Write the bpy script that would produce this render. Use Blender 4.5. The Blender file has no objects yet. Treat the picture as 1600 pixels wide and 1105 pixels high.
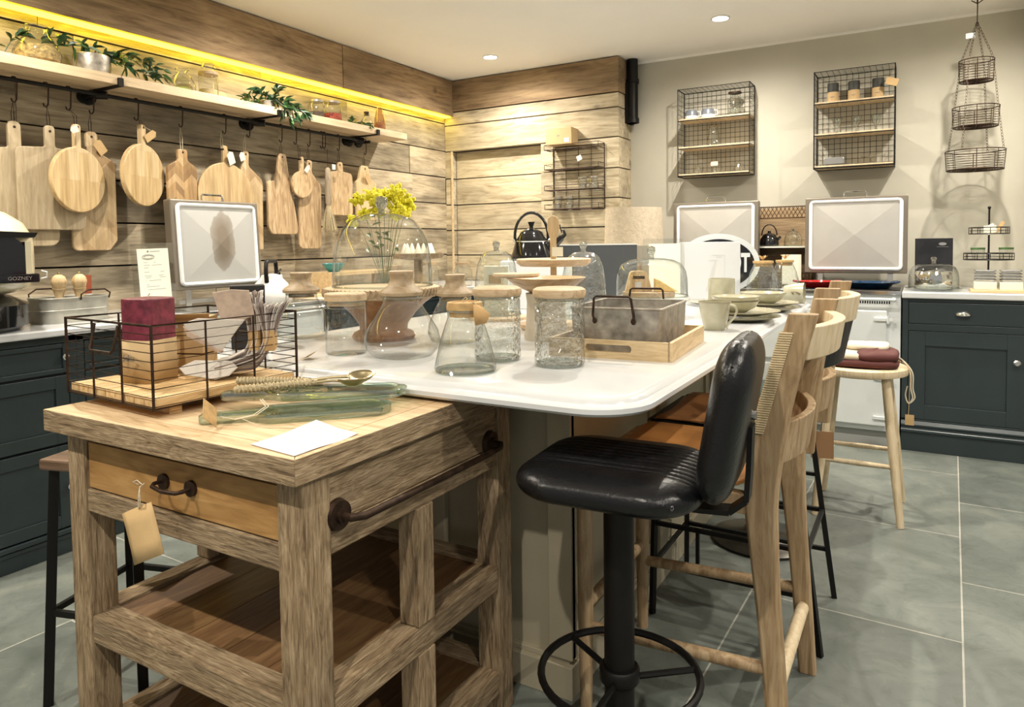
import bpy, bmesh, math, random
from mathutils import Vector, Matrix
random.seed(7)
SC = bpy.context.scene
COL = SC.collection
PI = math.pi
# ---------------------------------------------------------------- camera
CAM_H = 1.217
def make_camera():
    yaw, pitch, roll = math.radians(30.1), math.radians(2.6), -0.0125
    d = Vector((-math.sin(yaw)*math.cos(pitch), math.cos(yaw)*math.cos(pitch), -math.sin(pitch)))
    r = Vector((math.cos(yaw), math.sin(yaw), 0))
    u = r.cross(d)
    R = r*math.cos(roll) + u*math.sin(roll)
    U = -r*math.sin(roll) + u*math.cos(roll)
    cd = bpy.data.cameras.new('camera')
    cd.sensor_width = 36.0
    cd.lens = 1100/1600*36.0
    cd.shift_y = -(552.5-430)/1600
    cd.clip_start = 0.02
    c = bpy.data.objects.new('camera', cd)
    COL.objects.link(c)
    m = Matrix((R, U, -d)).transposed().to_4x4()
    m.translation = Vector((0, 0, CAM_H))
    c.matrix_world = m
    SC.camera = c
make_camera()
# ---------------------------------------------------------------- world, exposure
W = bpy.data.worlds.new('world'); SC.world = W; W.use_nodes = True
bg = W.node_tree.nodes['Background']
bg.inputs[0].default_value = (1.0, 0.975, 0.93, 1); bg.inputs[1].default_value = 0.25
SC.view_settings.view_transform = 'Standard'
SC.view_settings.look = 'None'
SC.view_settings.gamma = 1.0
SC.view_settings.use_curve_mapping = False
SC.view_settings.exposure = 0.74
SC.cycles.transparent_max_bounces = 40
SC.cycles.max_bounces = 8
SC.cycles.sample_clamp_indirect = 4.0
SC.cycles.caustics_reflective = False
SC.cycles.caustics_refractive = False
# ---------------------------------------------------------------- ceiling lamps
CEIL = 2.60
LAMP_SPOTS = [(-2.77, 4.50), (-1.09, 4.50), (0.32, 4.38), (-2.77, 2.85), (-1.09, 2.85), (0.65, 2.85),
              (-2.77, 1.25), (1.25, 1.25), (-2.04, -0.25), (-0.40, -0.25), (1.25, -0.25)]
LAMP_W = 100.0
def lamp_light(x, y, w):
    ld = bpy.data.lights.new('downlight_beam', 'SPOT')
    ld.energy = w; ld.color = (1.0, 0.925, 0.81)
    ld.spot_size = math.radians(168); ld.spot_blend = 1.0
    ld.shadow_soft_size = 0.025
    o = bpy.data.objects.new('downlight_beam', ld)
    return o

# ---------------------------------------------------------------- helpers
def tag(o, label=None, cat=None, group=None, kind=None):
    if label: o['label'] = label
    if cat: o['category'] = cat
    if group: o['group'] = group
    if kind: o['kind'] = kind
    return o
def thing(name, label, cat, loc=(0, 0, 0), rz=0, group=None, rot=None):
    o = bpy.data.objects.new(name, None); COL.objects.link(o)
    o.empty_display_size = 0.05
    o.location = loc; o.rotation_euler = rot if rot else (0, 0, rz)
    return tag(o, label, cat, group)
def kids(o): return [c for c in bpy.data.objects if c.parent == o]
def copy_tree(o, loc=None, rz=None, label=None, parent=None):
    ch = kids(o)
    c = o.copy(); COL.objects.link(c)
    if parent: c.parent = parent
    if loc is not None: c.location = loc
    if rz is not None: c.rotation_euler = (0, 0, rz)
    if label: c['label'] = label
    for k in ch: copy_tree(k, parent=c)
    return c

def rpoly(pts, n=5):
    """polygon with rounded corners: pts = (x, y, radius)"""
    out = []
    L = len(pts)
    for i in range(L):
        p0, p1, p2 = Vector(pts[i-1][:2]), Vector(pts[i][:2]), Vector(pts[(i+1) % L][:2])
        r = pts[i][2] if len(pts[i]) > 2 else 0
        if r <= 0: out.append((p1.x, p1.y)); continue
        a = (p0-p1); b = (p2-p1)
        la, lb = a.length, b.length
        a.normalize(); b.normalize()
        ang = math.acos(max(-1, min(1, a.dot(b))))
        if ang > PI-0.02: out.append((p1.x, p1.y)); continue
        t = min(r/math.tan(ang/2), la*0.49, lb*0.49)
        s, e = p1+a*t, p1+b*t
        for k in range(n+1):
            f = k/n
            q = s*(1-f)**2 + p1*2*f*(1-f) + e*f*f
            out.append((q.x, q.y))
    return out
def circle(cx, cy, r, n=40, a0=0, a1=2*PI, ry=None):
    ry = ry or r
    full = abs(a1-a0-2*PI) < 1e-6
    m = n if full else n+1
    return [(cx+r*math.cos(a0+(a1-a0)*k/n), cy+ry*math.sin(a0+(a1-a0)*k/n)) for k in range(m)]

class G:
    def __init__(s): s.bm = bmesh.new(); s.mi = 0
    def _f(s, vs):
        try: s.bm.faces.new(vs)
        except ValueError: pass
    def box(s, x0, x1, y0, y1, z0, z1, mat=None):
        P = [(x0,y0,z0),(x1,y0,z0),(x1,y1,z0),(x0,y1,z0),(x0,y0,z1),(x1,y0,z1),(x1,y1,z1),(x0,y1,z1)]
        if mat: P = [tuple(mat @ Vector(p)) for p in P]
        v = [s.bm.verts.new(p) for p in P]
        for f in ((3,2,1,0),(4,5,6,7),(0,1,5,4),(1,2,6,5),(2,3,7,6),(3,0,4,7)): s._f([v[i] for i in f])
        return s
    def beam(s, p0, p1, w, h, up=(0,0,1)):
        """rectangular bar from p0 to p1"""
        p0, p1 = Vector(p0), Vector(p1)
        d = (p1-p0).normalized(); u = Vector(up)
        a = d.cross(u)
        if a.length < 1e-4: a = d.cross(Vector((0,1,0)))
        a.normalize(); b = a.cross(d).normalized()
        v = []
        for p in (p0, p1):
            for i, j in ((-1,-1),(1,-1),(1,1),(-1,1)): v.append(s.bm.verts.new(p+a*i*w/2+b*j*h/2))
        for f in ((3,2,1,0),(4,5,6,7),(0,1,5,4),(1,2,6,5),(2,3,7,6),(3,0,4,7)): s._f([v[i] for i in f])
        return s
    def loft(s, rings, close=True, caps=True):
        R = [[s.bm.verts.new(p) for p in ring] for ring in rings]
        n = len(R[0])
        for a, b in zip(R, R[1:]):
            for i in range(n if close else n-1):
                j = (i+1) % n
                s._f([a[i], a[j], b[j], b[i]])
        if caps and close:
            s._f(list(reversed(R[0]))); s._f(R[-1])
        return s
    def tube(s, pts, r, n=6, closed=False, r_end=None, caps=True):
        P = [Vector(p) for p in pts]
        rings = []; prev = None
        L = len(P)
        for i, p in enumerate(P):
            if closed: t = (P[(i+1) % L]-P[i-1])
            else: t = (P[min(i+1, L-1)]-P[max(i-1, 0)])
            if t.length < 1e-9: t = Vector((0,0,1))
            t.normalize()
            if prev is None:
                a = t.cross(Vector((0,0,1)))
                if a.length < 1e-3: a = t.cross(Vector((1,0,0)))
                a.normalize()
            else:
                a = prev - t*prev.dot(t)
                if a.length < 1e-6: a = t.orthogonal()
                a.normalize()
            prev = a; b = t.cross(a)
            if isinstance(r, (list, tuple)): rr = r[i]
            elif r_end is not None: rr = r+(r_end-r)*i/(L-1)
            else: rr = r
            rings.append([p+(a*math.cos(2*PI*k/n)+b*math.sin(2*PI*k/n))*rr for k in range(n)])
        if closed: rings.append(rings[0]); s.loft(rings, True, False)
        else: s.loft(rings, True, caps)
        return s
    def cyl(s, p0, p1, r0, r1=None, n=20): return s.tube([p0, p1], [r0, r0 if r1 is None else r1], n)
    def lathe(s, prof, c=(0,0,0), n=32, cap=True):
        rings = [[(c[0]+max(r,1e-5)*math.cos(2*PI*k/n), c[1]+max(r,1e-5)*math.sin(2*PI*k/n), c[2]+z) for k in range(n)] for r, z in prof]
        return s.loft(rings, True, cap)
    def prism(s, poly, ax, a0, a1):
        """extrude a 2-D outline. ax 'z': (x,y); 'y': (x,z); 'x': (y,z)"""
        def P(p, a):
            return {'z': (p[0], p[1], a), 'y': (p[0], a, p[1]), 'x': (a, p[0], p[1])}[ax]
        return s.loft([[P(p, a0) for p in poly], [P(p, a1) for p in poly]])
    def sph(s, c, r, sx=1, sy=1, sz=1, u=12, v=8):
        m = Matrix.Translation(c) @ Matrix.Diagonal((sx, sy, sz, 1))
        bmesh.ops.create_uvsphere(s.bm, u_segments=u, v_segments=v, radius=r, matrix=m); return s
    def quad(s, a, b, c, d): s._f([s.bm.verts.new(p) for p in (a, b, c, d)]); return s
    def leaf(s, p, d, l, w, fold=0.25, droop=0.15):
        p = Vector(p); d = Vector(d).normalized()
        a = d.cross(Vector((0,0,1)))
        if a.length < .05: a = Vector((1,0,0))
        a.normalize(); ang = random.uniform(-1, 1)
        nrm = a.cross(d)
        a = a*math.cos(ang)+nrm*math.sin(ang); nrm = a.cross(d)
        v = [p, p+d*l*.3+a*w*.42+nrm*w*fold, p+d*l*.65+a*w*.36+nrm*w*fold-Vector((0,0,l*droop*.5)), p+d*l-Vector((0,0,l*droop)),
             p+d*l*.65-a*w*.36+nrm*w*fold-Vector((0,0,l*droop*.5)), p+d*l*.3-a*w*.42+nrm*w*fold, p+d*l*.5-Vector((0,0,l*droop*.3))]
        V = [s.bm.verts.new(q) for q in v]
        for f in ((0,1,6),(1,2,6),(2,3,6),(3,4,6),(4,5,6),(5,0,6)): s._f([V[i] for i in f])
        return s
    def xf(s, m): bmesh.ops.transform(s.bm, matrix=m, verts=s.bm.verts[:]); return s
    def build(s, name, m, parent=None, smooth=True, bevel=0, sub=0, solid=0, ang=0.7, seg=2):
        bmesh.ops.recalc_face_normals(s.bm, faces=s.bm.faces[:])
        if smooth:
            for f in s.bm.faces: f.smooth = True
            for e in s.bm.edges:
                if len(e.link_faces) == 2 and e.calc_face_angle(0) > ang: e.smooth = False
        me = bpy.data.meshes.new(name); s.bm.to_mesh(me); s.bm.free()
        for mm in (m if isinstance(m, (list, tuple)) else [m]): me.materials.append(mm)
        o = bpy.data.objects.new(name, me); COL.objects.link(o)
        if parent: o.parent = parent
        if solid:
            md = o.modifiers.new('s', 'SOLIDIFY'); md.thickness = solid; md.offset = 0
        if bevel:
            md = o.modifiers.new('b', 'BEVEL'); md.width = bevel; md.segments = seg; md.limit_method = 'ANGLE'; md.angle_limit = 0.6
        if sub:
            md = o.modifiers.new('u', 'SUBSURF'); md.levels = sub; md.render_levels = sub
        return o
def S(name, g, m, **k): return tag(g.build(name, m, **k), kind='structure')
def text_obj(name, body, size, m, parent, loc, rot, extrude=0.0004, align='CENTER', bold=0):
    cu = bpy.data.curves.new(name, 'FONT'); cu.body = body; cu.size = size; cu.extrude = extrude; cu.offset = bold
    cu.align_x = align; cu.align_y = 'CENTER'
    tmp = bpy.data.objects.new(name+'_tmp', cu)
    COL.objects.link(tmp)
    dg = bpy.context.evaluated_depsgraph_get()
    me = bpy.data.meshes.new_from_object(tmp.evaluated_get(dg))
    bpy.data.objects.remove(tmp)
    me.materials.clear(); me.materials.append(m)
    o = bpy.data.objects.new(name, me); COL.objects.link(o)
    o.parent = parent; o.location = loc; o.rotation_euler = rot
    return o

# ---------------------------------------------------------------- materials
def newmat(name):
    m = bpy.data.materials.new(name); m.use_nodes = True
    nt = m.node_tree; b = nt.nodes['Principled BSDF']
    return m, nt, b
def N(nt, t, **kw):
    n = nt.nodes.new(t)
    for k, v in kw.items(): setattr(n, k, v)
    return n
def ramp(nt, fac, stops):
    r = nt.nodes.new('ShaderNodeValToRGB')
    el = r.color_ramp.elements
    while len(el) < len(stops): el.new(0.5)
    for e, (p, c) in zip(el, stops): e.position = p; e.color = (*c, 1)
    nt.links.new(fac, r.inputs[0]); return r.outputs[0]
def math_n(nt, op, a, b=None):
    n = nt.nodes.new('ShaderNodeMath'); n.operation = op
    for i, v in enumerate((a, b)):
        if v is None: continue
        if isinstance(v, (int, float)): n.inputs[i].default_value = v
        else: nt.links.new(v, n.inputs[i])
    return n.outputs[0]
def plain(name, c, rough=0.5, metal=0.0, noise=0.0, nscale=8.0, bump=0.0, bscale=60, spec=0.5, coat=0.0, sheen=0.0):
    m, nt, b = newmat(name)
    b.inputs['Base Color'].default_value = (*c, 1); b.inputs['Roughness'].default_value = rough
    b.inputs['Metallic'].default_value = metal; b.inputs['Specular IOR Level'].default_value = spec
    b.inputs['Coat Weight'].default_value = coat; b.inputs['Sheen Weight'].default_value = sheen
    tc = N(nt, 'ShaderNodeTexCoord')
    if noise:
        n = N(nt, 'ShaderNodeTexNoise'); n.inputs['Scale'].default_value = nscale; n.inputs['Detail'].default_value = 6
        nt.links.new(tc.outputs['Object'], n.inputs['Vector'])
        col = ramp(nt, n.outputs['Fac'], [(0.3, tuple(x*(1-noise) for x in c)), (0.7, tuple(min(1, x*(1+noise)) for x in c))])
        nt.links.new(col, b.inputs['Base Color'])
    if bump:
        n = N(nt, 'ShaderNodeTexNoise'); n.inputs['Scale'].default_value = bscale; n.inputs['Detail'].default_value = 4
        nt.links.new(tc.outputs['Object'], n.inputs['Vector'])
        bp = N(nt, 'ShaderNodeBump'); bp.inputs['Strength'].default_value = bump; bp.inputs['Distance'].default_value = 0.01
        nt.links.new(n.outputs['Fac'], bp.inputs['Height']); nt.links.new(bp.outputs[0], b.inputs['Normal'])
    return m
def wood(name, c_dark, c_mid, c_light, ax='x', scale=1.0, rough=0.6, bump=0.25, island=0.0, stains=0.0, knots=0.0, rings=0.35):
    """timber: grain stretched along ax; island = tone shift board by board"""
    m, nt, b = newmat(name)
    tc = N(nt, 'ShaderNodeTexCoord')
    vec = tc.outputs['Object']
    if island:
        ge = N(nt, 'ShaderNodeNewGeometry')
        vm = N(nt, 'ShaderNodeVectorMath', operation='SCALE'); vm.inputs[0].default_value = (7.3, 11.1, 5.7)
        nt.links.new(ge.outputs['Random Per Island'], vm.inputs['Scale'])
        va = N(nt, 'ShaderNodeVectorMath', operation='ADD')
        nt.links.new(vec, va.inputs[0]); nt.links.new(vm.outputs[0], va.inputs[1]); vec = va.outputs[0]
    mp = N(nt, 'ShaderNodeMapping')
    sc = [9.0*scale]*3; sc['xyz'.index(ax)] = 0.9*scale
    mp.inputs['Scale'].default_value = sc
    nt.links.new(vec, mp.inputs['Vector'])
    n1 = N(nt, 'ShaderNodeTexNoise'); n1.inputs['Scale'].default_value = 3.0; n1.inputs['Detail'].default_value = 9
    n1.inputs['Roughness'].default_value = 0.68; n1.inputs['Distortion'].default_value = 0.7
    nt.links.new(mp.outputs[0], n1.inputs['Vector'])
    mp2 = N(nt, 'ShaderNodeMapping')
    s2 = [2.2*scale]*3; s2['xyz'.index(ax)] = 0.35*scale
    mp2.inputs['Scale'].default_value = s2
    nt.links.new(vec, mp2.inputs['Vector'])
    n2 = N(nt, 'ShaderNodeTexNoise'); n2.inputs['Scale'].default_value = 2.2; n2.inputs['Detail'].default_value = 3; n2.inputs['Distortion'].default_value = 1.2
    nt.links.new(mp2.outputs[0], n2.inputs['Vector'])
    rg = math_n(nt, 'SINE', math_n(nt, 'MULTIPLY', n2.outputs['Fac'], 55.0))
    rg = math_n(nt, 'MULTIPLY', rg, 0.10*rings)
    fac = math_n(nt, 'ADD', n1.outputs['Fac'], rg)
    col = ramp(nt, fac, [(0.30, c_dark), (0.50, c_mid), (0.68, c_light)])
    if stains:
        n3 = N(nt, 'ShaderNodeTexNoise'); n3.inputs['Scale'].default_value = 3.2; n3.inputs['Detail'].default_value = 6
        mp3 = N(nt, 'ShaderNodeMapping'); s3 = [1.6]*3; s3['xyz'.index(ax)] = 0.6; mp3.inputs['Scale'].default_value = s3
        nt.links.new(vec, mp3.inputs['Vector']); nt.links.new(mp3.outputs[0], n3.inputs['Vector'])
        f3 = ramp(nt, n3.outputs['Fac'], [(0.36, (1-stains,)*3), (0.58, (1, 1, 1))])
        mx = N(nt, 'ShaderNodeMix', data_type='RGBA', blend_type='MULTIPLY'); mx.inputs[0].default_value = 1
        nt.links.new(col, mx.inputs[6]); nt.links.new(f3, mx.inputs[7]); col = mx.outputs[2]
    if knots:
        vo = N(nt, 'ShaderNodeTexVoronoi'); vo.inputs['Scale'].default_value = 2.6
        nt.links.new(vec, vo.inputs['Vector'])
        f4 = ramp(nt, vo.outputs['Distance'], [(0.02, (1-knots, 1-knots, 1-knots)), (0.10, (1, 1, 1))])
        mx = N(nt, 'ShaderNodeMix', data_type='RGBA', blend_type='MULTIPLY'); mx.inputs[0].default_value = 1
        nt.links.new(col, mx.inputs[6]); nt.links.new(f4, mx.inputs[7]); col = mx.outputs[2]
    if island:
        mr = N(nt, 'ShaderNodeMapRange'); mr.inputs['To Min'].default_value = 1-island; mr.inputs['To Max'].default_value = 1+island*0.6
        nt.links.new(ge.outputs['Random Per Island'], mr.inputs['Value'])
        vs = N(nt, 'ShaderNodeVectorMath', operation='SCALE')
        nt.links.new(col, vs.inputs[0]); nt.links.new(mr.outputs[0], vs.inputs['Scale']); col = vs.outputs[0]
    nt.links.new(col, b.inputs['Base Color'])
    b.inputs['Roughness'].default_value = rough
    if bump:
        bp = N(nt, 'ShaderNodeBump'); bp.inputs['Strength'].default_value = bump; bp.inputs['Distance'].default_value = 0.012
        nt.links.new(n1.outputs['Fac'], bp.inputs['Height']); nt.links.new(bp.outputs[0], b.inputs['Normal'])
    return m
def blockwood(name, cols, w, ax_w, chev=0.0, ax_l='z', seam=0.75, rough=0.5, blen=0.0):
    """laminated board: strips of width w across ax_w; chev > 0 makes herringbone bands"""
    m, nt, b = newmat(name)
    tc = N(nt, 'ShaderNodeTexCoord'); sp = N(nt, 'ShaderNodeSeparateXYZ'); nt.links.new(tc.outputs['Object'], sp.inputs[0])
    a = sp.outputs['xyz'.index(ax_w)]; l = sp.outputs['xyz'.index(ax_l)]
    if chev:
        t = math_n(nt, 'DIVIDE', a, chev); fl = math_n(nt, 'FRACT', math_n(nt, 'MULTIPLY', t, 0.5))
        tri = math_n(nt, 'ABSOLUTE', math_n(nt, 'SUBTRACT', fl, 0.5))
        v = math_n(nt, 'DIVIDE', math_n(nt, 'ADD', l, math_n(nt, 'MULTIPLY', tri, 2*chev)), w)
        cid = math_n(nt, 'ADD', math_n(nt, 'FLOOR', v), math_n(nt, 'MULTIPLY', math_n(nt, 'FLOOR', t), 17.3))
        edge = math_n(nt, 'MINIMUM', math_n(nt, 'FRACT', v), math_n(nt, 'FRACT', t))
    else:
        v = math_n(nt, 'DIVIDE', a, w); cid = math_n(nt, 'FLOOR', v); edge = math_n(nt, 'FRACT', v)
        if blen:
            v2 = math_n(nt, 'DIVIDE', l, blen); cid = math_n(nt, 'ADD', cid, math_n(nt, 'MULTIPLY', math_n(nt, 'FLOOR', v2), 13.7))
            edge = math_n(nt, 'MINIMUM', edge, math_n(nt, 'MULTIPLY', math_n(nt, 'FRACT', v2), 2.0))
    wn = N(nt, 'ShaderNodeTexWhiteNoise', noise_dimensions='1D'); nt.links.new(cid, wn.inputs['W'])
    col = ramp(nt, wn.outputs['Value'], [(i/(len(cols)-1), c) for i, c in enumerate(cols)])
    mp = N(nt, 'ShaderNodeMapping'); sc = [40]*3; sc['xyz'.index(ax_l)] = 4; mp.inputs['Scale'].default_value = sc
    nt.links.new(tc.outputs['Object'], mp.inputs['Vector'])
    n1 = N(nt, 'ShaderNodeTexNoise'); n1.inputs['Scale'].default_value = 1.5; n1.inputs['Detail'].default_value = 6
    nt.links.new(mp.outputs[0], n1.inputs['Vector'])
    g1 = ramp(nt, n1.outputs['Fac'], [(0.3, (.72, .68, .62)), (0.65, (1.08, 1.08, 1.08))])
    mx = N(nt, 'ShaderNodeMix', data_type='RGBA', blend_type='MULTIPLY'); mx.inputs[0].default_value = 1
    nt.links.new(col, mx.inputs[6]); nt.links.new(g1, mx.inputs[7])
    e = ramp(nt, edge, [(0.0, (seam,)*3), (0.05, (1, 1, 1))])
    m2 = N(nt, 'ShaderNodeMix', data_type='RGBA', blend_type='MULTIPLY'); m2.inputs[0].default_value = 1
    nt.links.new(mx.outputs[2], m2.inputs[6]); nt.links.new(e, m2.inputs[7])
    nt.links.new(m2.outputs[2], b.inputs['Base Color']); b.inputs['Roughness'].default_value = rough
    return m
def glassmat(name, tint=(0.965, 0.975, 0.965), edge=(0.36, 0.42, 0.38), refl=1.0, wav=0.0, rough=0.0, wscale=30):
    """thin clear glass wall: see-through face on, tinted towards the rim, mirror by Fresnel"""
    m = bpy.data.materials.new(name); m.use_nodes = True; nt = m.node_tree; nt.nodes.clear()
    out = N(nt, 'ShaderNodeOutputMaterial')
    lw = N(nt, 'ShaderNodeLayerWeight'); lw.inputs['Blend'].default_value = 0.5
    col = ramp(nt, lw.outputs['Facing'], [(0.0, tint), (0.50, tuple(a*.96+b*.04 for a, b in zip(tint, edge))), (0.76, tuple(a*.72+b*.28 for a, b in zip(tint, edge))), (0.93, edge)])
    tr = N(nt, 'ShaderNodeBsdfTransparent'); nt.links.new(col, tr.inputs[0])
    gl = N(nt, 'ShaderNodeBsdfGlossy'); gl.inputs['Roughness'].default_value = max(rough, 0.02)
    f = math_n(nt, 'ADD', math_n(nt, 'MULTIPLY', math_n(nt, 'POWER', lw.outputs['Facing'], 4.0), .85), .10*refl)
    mx = N(nt, 'ShaderNodeMixShader'); nt.links.new(f, mx.inputs[0]); nt.links.new(tr.outputs[0], mx.inputs[1]); nt.links.new(gl.outputs[0], mx.inputs[2])
    if wav:
        tc = N(nt, 'ShaderNodeTexCoord'); n = N(nt, 'ShaderNodeTexNoise'); n.inputs['Scale'].default_value = wscale; n.inputs['Detail'].default_value = 2
        nt.links.new(tc.outputs['Object'], n.inputs['Vector'])
        bp = N(nt, 'ShaderNodeBump'); bp.inputs['Strength'].default_value = wav; bp.inputs['Distance'].default_value = 0.02
        nt.links.new(n.outputs['Fac'], bp.inputs['Height'])
        for q in (gl, lw): nt.links.new(bp.outputs[0], q.inputs['Normal'])
    nt.links.new(mx.outputs[0], out.inputs[0]); return m
def emit(name, c, s):
    m = bpy.data.materials.new(name); m.use_nodes = True; nt = m.node_tree; nt.nodes.clear()
    out = N(nt, 'ShaderNodeOutputMaterial'); e = N(nt, 'ShaderNodeEmission')
    e.inputs[0].default_value = (*c, 1); e.inputs[1].default_value = s
    nt.links.new(e.outputs[0], out.inputs[0]); return m
def wirescreen(): pass

MT = {}
MT['plank'] = wood('wall_plank_wood', (.22,.17,.11), (.41,.34,.23), (.53,.45,.32), 'y', 1.1, .8, .4, island=.2, stains=.5, knots=.6, rings=.5)
MT['plankx'] = wood('alcove_plank_wood', (.33,.26,.16), (.53,.445,.30), (.63,.545,.39), 'x', 1.1, .8, .4, island=.12, stains=.35, knots=.6, rings=.5)
MT['fascia'] = wood('fascia_wood', (.16,.095,.045), (.34,.23,.125), (.46,.33,.19), 'y', .9, .75, .35, island=.08, stains=.3, knots=.5)
MT['fasciax'] = wood('alcove_fascia_wood', (.15,.09,.045), (.32,.22,.12), (.42,.30,.17), 'x', .9, .75, .35, island=.08, stains=.3, knots=.5)
MT['shelf'] = wood('shelf_timber', (.44,.33,.20), (.60,.46,.29), (.70,.56,.38), 'y', 1.0, .6, .12)
MT['troll_x'] = wood('reclaimed_wood_x', (.14,.082,.04), (.37,.26,.145), (.55,.41,.255), 'x', 4.6, .7, .8, rings=.5, stains=.3)
MT['troll_y'] = wood('reclaimed_wood_y', (.14,.082,.04), (.37,.26,.145), (.55,.41,.255), 'y', 4.6, .7, .8, rings=.5, stains=.3)
MT['troll_z'] = wood('reclaimed_wood_z', (.14,.082,.04), (.37,.26,.145), (.55,.41,.255), 'z', 4.6, .7, .8, rings=.5, stains=.3)
MT['troll_top'] = wood('trolley_top_wood', (.42,.28,.14), (.58,.41,.235), (.68,.51,.32), 'x', 1.6, .6, .2, rings=.5)
MT['drawer'] = wood('drawer_wood', (.25,.125,.035), (.37,.20,.065), (.46,.27,.10), 'x', 1.2, .55, .15, rings=.7)
MT['oak'] = wood('pale_oak', (.42,.29,.14), (.60,.44,.24), (.70,.54,.33), 'z', 2.0, .5, .12)
MT['oakx'] = wood('pale_oak_x', (.42,.29,.14), (.60,.44,.24), (.70,.54,.33), 'x', 2.0, .5, .12)
MT['oaky'] = wood('pale_oak_y', (.42,.29,.14), (.60,.44,.24), (.70,.54,.33), 'y', 2.0, .5, .12)
MT['acacia'] = wood('mid_brown_board', (.30,.19,.09), (.50,.35,.19), (.62,.46,.28), 'z', 2.4, .5, .12, rings=.9)
MT['acacia2'] = wood('warm_brown_board', (.27,.17,.085), (.45,.31,.17), (.56,.41,.25), 'z', 2.4, .5, .12, rings=.9)
MT['greyboard'] = wood('greyish_board', (.29,.225,.135), (.40,.32,.20), (.48,.39,.26), 'z', 1.8, .6, .12)
MT['chev'] = blockwood('herringbone_board', [(.36,.24,.12), (.52,.39,.23), (.44,.32,.17), (.62,.49,.31)], .045, 'y', chev=.062)
MT['chevd'] = blockwood('contrast_herringbone_board', [(.24,.14,.06), (.52,.34,.16), (.38,.24,.11), (.62,.44,.24)], .042, 'y', chev=.048)
MT['block'] = blockwood('butcher_block', [(.50,.345,.16), (.60,.44,.23), (.54,.385,.19), (.66,.51,.30)], .055, 'y', blen=.13, seam=.86)
MT['stripb'] = blockwood('striped_board', [(.48,.34,.17), (.60,.45,.25), (.40,.27,.13), (.56,.41,.22)], .042, 'y', seam=.85)
MT['slat'] = wood('basket_slat_wood', (.46,.28,.11), (.68,.46,.22), (.78,.57,.31), 'y', 2.0, .6, .1, island=.12)
MT['stoolwood'] = wood('pale_stool_wood', (.50,.38,.22), (.66,.53,.34), (.74,.62,.43), 'z', 1.8, .5, .08)
MT['chairwood'] = wood('worn_chair_wood', (.22,.13,.06), (.38,.26,.14), (.50,.37,.22), 'z', 1.8, .55, .2)
MT['chairdark'] = wood('shaded_chair_wood', (.17,.10,.05), (.30,.20,.11), (.42,.30,.18), 'x', 1.8, .55, .2)
MT['limewood'] = plain('limewashed_wood', (.50,.43,.33), .7, noise=.18, nscale=18, bump=.2)
MT['blackmetal'] = plain('black_metal', (.012,.011,.010), .45, 0.6)
MT['rustmetal'] = plain('dark_rusty_iron', (.045,.026,.016), .55, 0.7, noise=.5, nscale=40)
MT['blackenamel'] = plain('black_enamel', (.006,.006,.007), .12, coat=.5)
MT['ceramicw'] = plain('white_ceramic', (.80,.79,.76), .2, coat=.3)
MT['worktop'] = plain('white_quartz', (.62,.63,.635), .16, noise=.03, nscale=3, coat=.2)
MT['plaster'] = plain('beige_plaster', (.50,.475,.395), .85, noise=.06, nscale=2.5, bump=.12, bscale=9)
MT['ceil'] = plain('ceiling_paint', (.90,.88,.83), .9, noise=.02, nscale=2, bump=.03, bscale=5)
MT['islandpaint'] = plain('beige_island_paint', (.42,.37,.26), .6, noise=.05)
MT['navy'] = plain('dark_navy_paint', (.022,.034,.038), .38, noise=.05, coat=.1)
MT['chrome'] = plain('polished_chrome', (.78,.77,.75), .08, 1.0)
MT['steel'] = plain('brushed_steel', (.55,.54,.52), .28, 1.0)
MT['galv'] = plain('weathered_zinc', (.38,.35,.30), .45, .65, noise=.4, nscale=28, bump=.15, bscale=60)
MT['zincpale'] = plain('pale_zinc', (.40,.39,.34), .45, .5, noise=.22, nscale=16, bump=.1)
MT['brass'] = plain('dull_brass', (.50,.41,.24), .28, 1.0)
MT['enamelw'] = plain('white_range_enamel', (.70,.73,.73), .12, coat=.4)
MT['cream'] = plain('cream_enamel', (.76,.68,.47), .2, coat=.4, noise=.03, nscale=5)
MT['white'] = plain('white_paper', (.64,.655,.67), .7)
MT['cardw'] = plain('cream_card', (.78,.77,.64), .7)
MT['ink'] = plain('grey_ink', (.20,.20,.20), .6)
MT['inkfaint'] = plain('pale_grey_ink', (.36,.37,.38), .7)
MT['kraft'] = plain('kraft_paper', (.52,.33,.14), .75, noise=.08, nscale=12)
MT['card'] = plain('kraft_cardboard', (.50,.35,.18), .8, noise=.06, nscale=10)
MT['tag'] = plain('kraft_tag_card', (.56,.38,.18), .8, noise=.06, nscale=30)
MT['cordwrap'] = plain('pale_cord_wrap', (.56,.45,.28), .8, noise=.12, nscale=120)
MT['twine'] = plain('pale_twine', (.62,.55,.40), .85, bump=.3, bscale=300)
MT['jute'] = plain('jute_cord', (.50,.41,.25), .85, noise=.2, nscale=120, bump=.5, bscale=200)
MT['candle'] = plain('maroon_wax', (.155,.022,.040), .45, noise=.45, nscale=55, bump=.15, bscale=90)
MT['glass'] = glassmat('clear_glass')
MT['glassrim'] = glassmat('thick_glass_rim', (.84,.89,.86), (.20,.26,.23), 2.2)
MT['crystal'] = glassmat('cut_crystal', (.74,.77,.74), (.10,.12,.11), 4.5, wav=.8, wscale=70)
MT['glasswavy'] = glassmat('rippled_glass', (.95,.965,.95), (.30,.33,.30), 2.0, wav=1.0, wscale=60)
MT['glassrib'] = glassmat('old_glass', (.955,.97,.95), (.32,.38,.35), 1.6, wav=.5, wscale=24)
MT['acrylic'] = glassmat('clear_acrylic', (.95,.96,.95), (.6,.62,.6), .8)
MT['glassgreen'] = glassmat('green_bottle_glass', (.80,.905,.82), (.13,.40,.24), 2.8, wav=.15, wscale=12)
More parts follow.
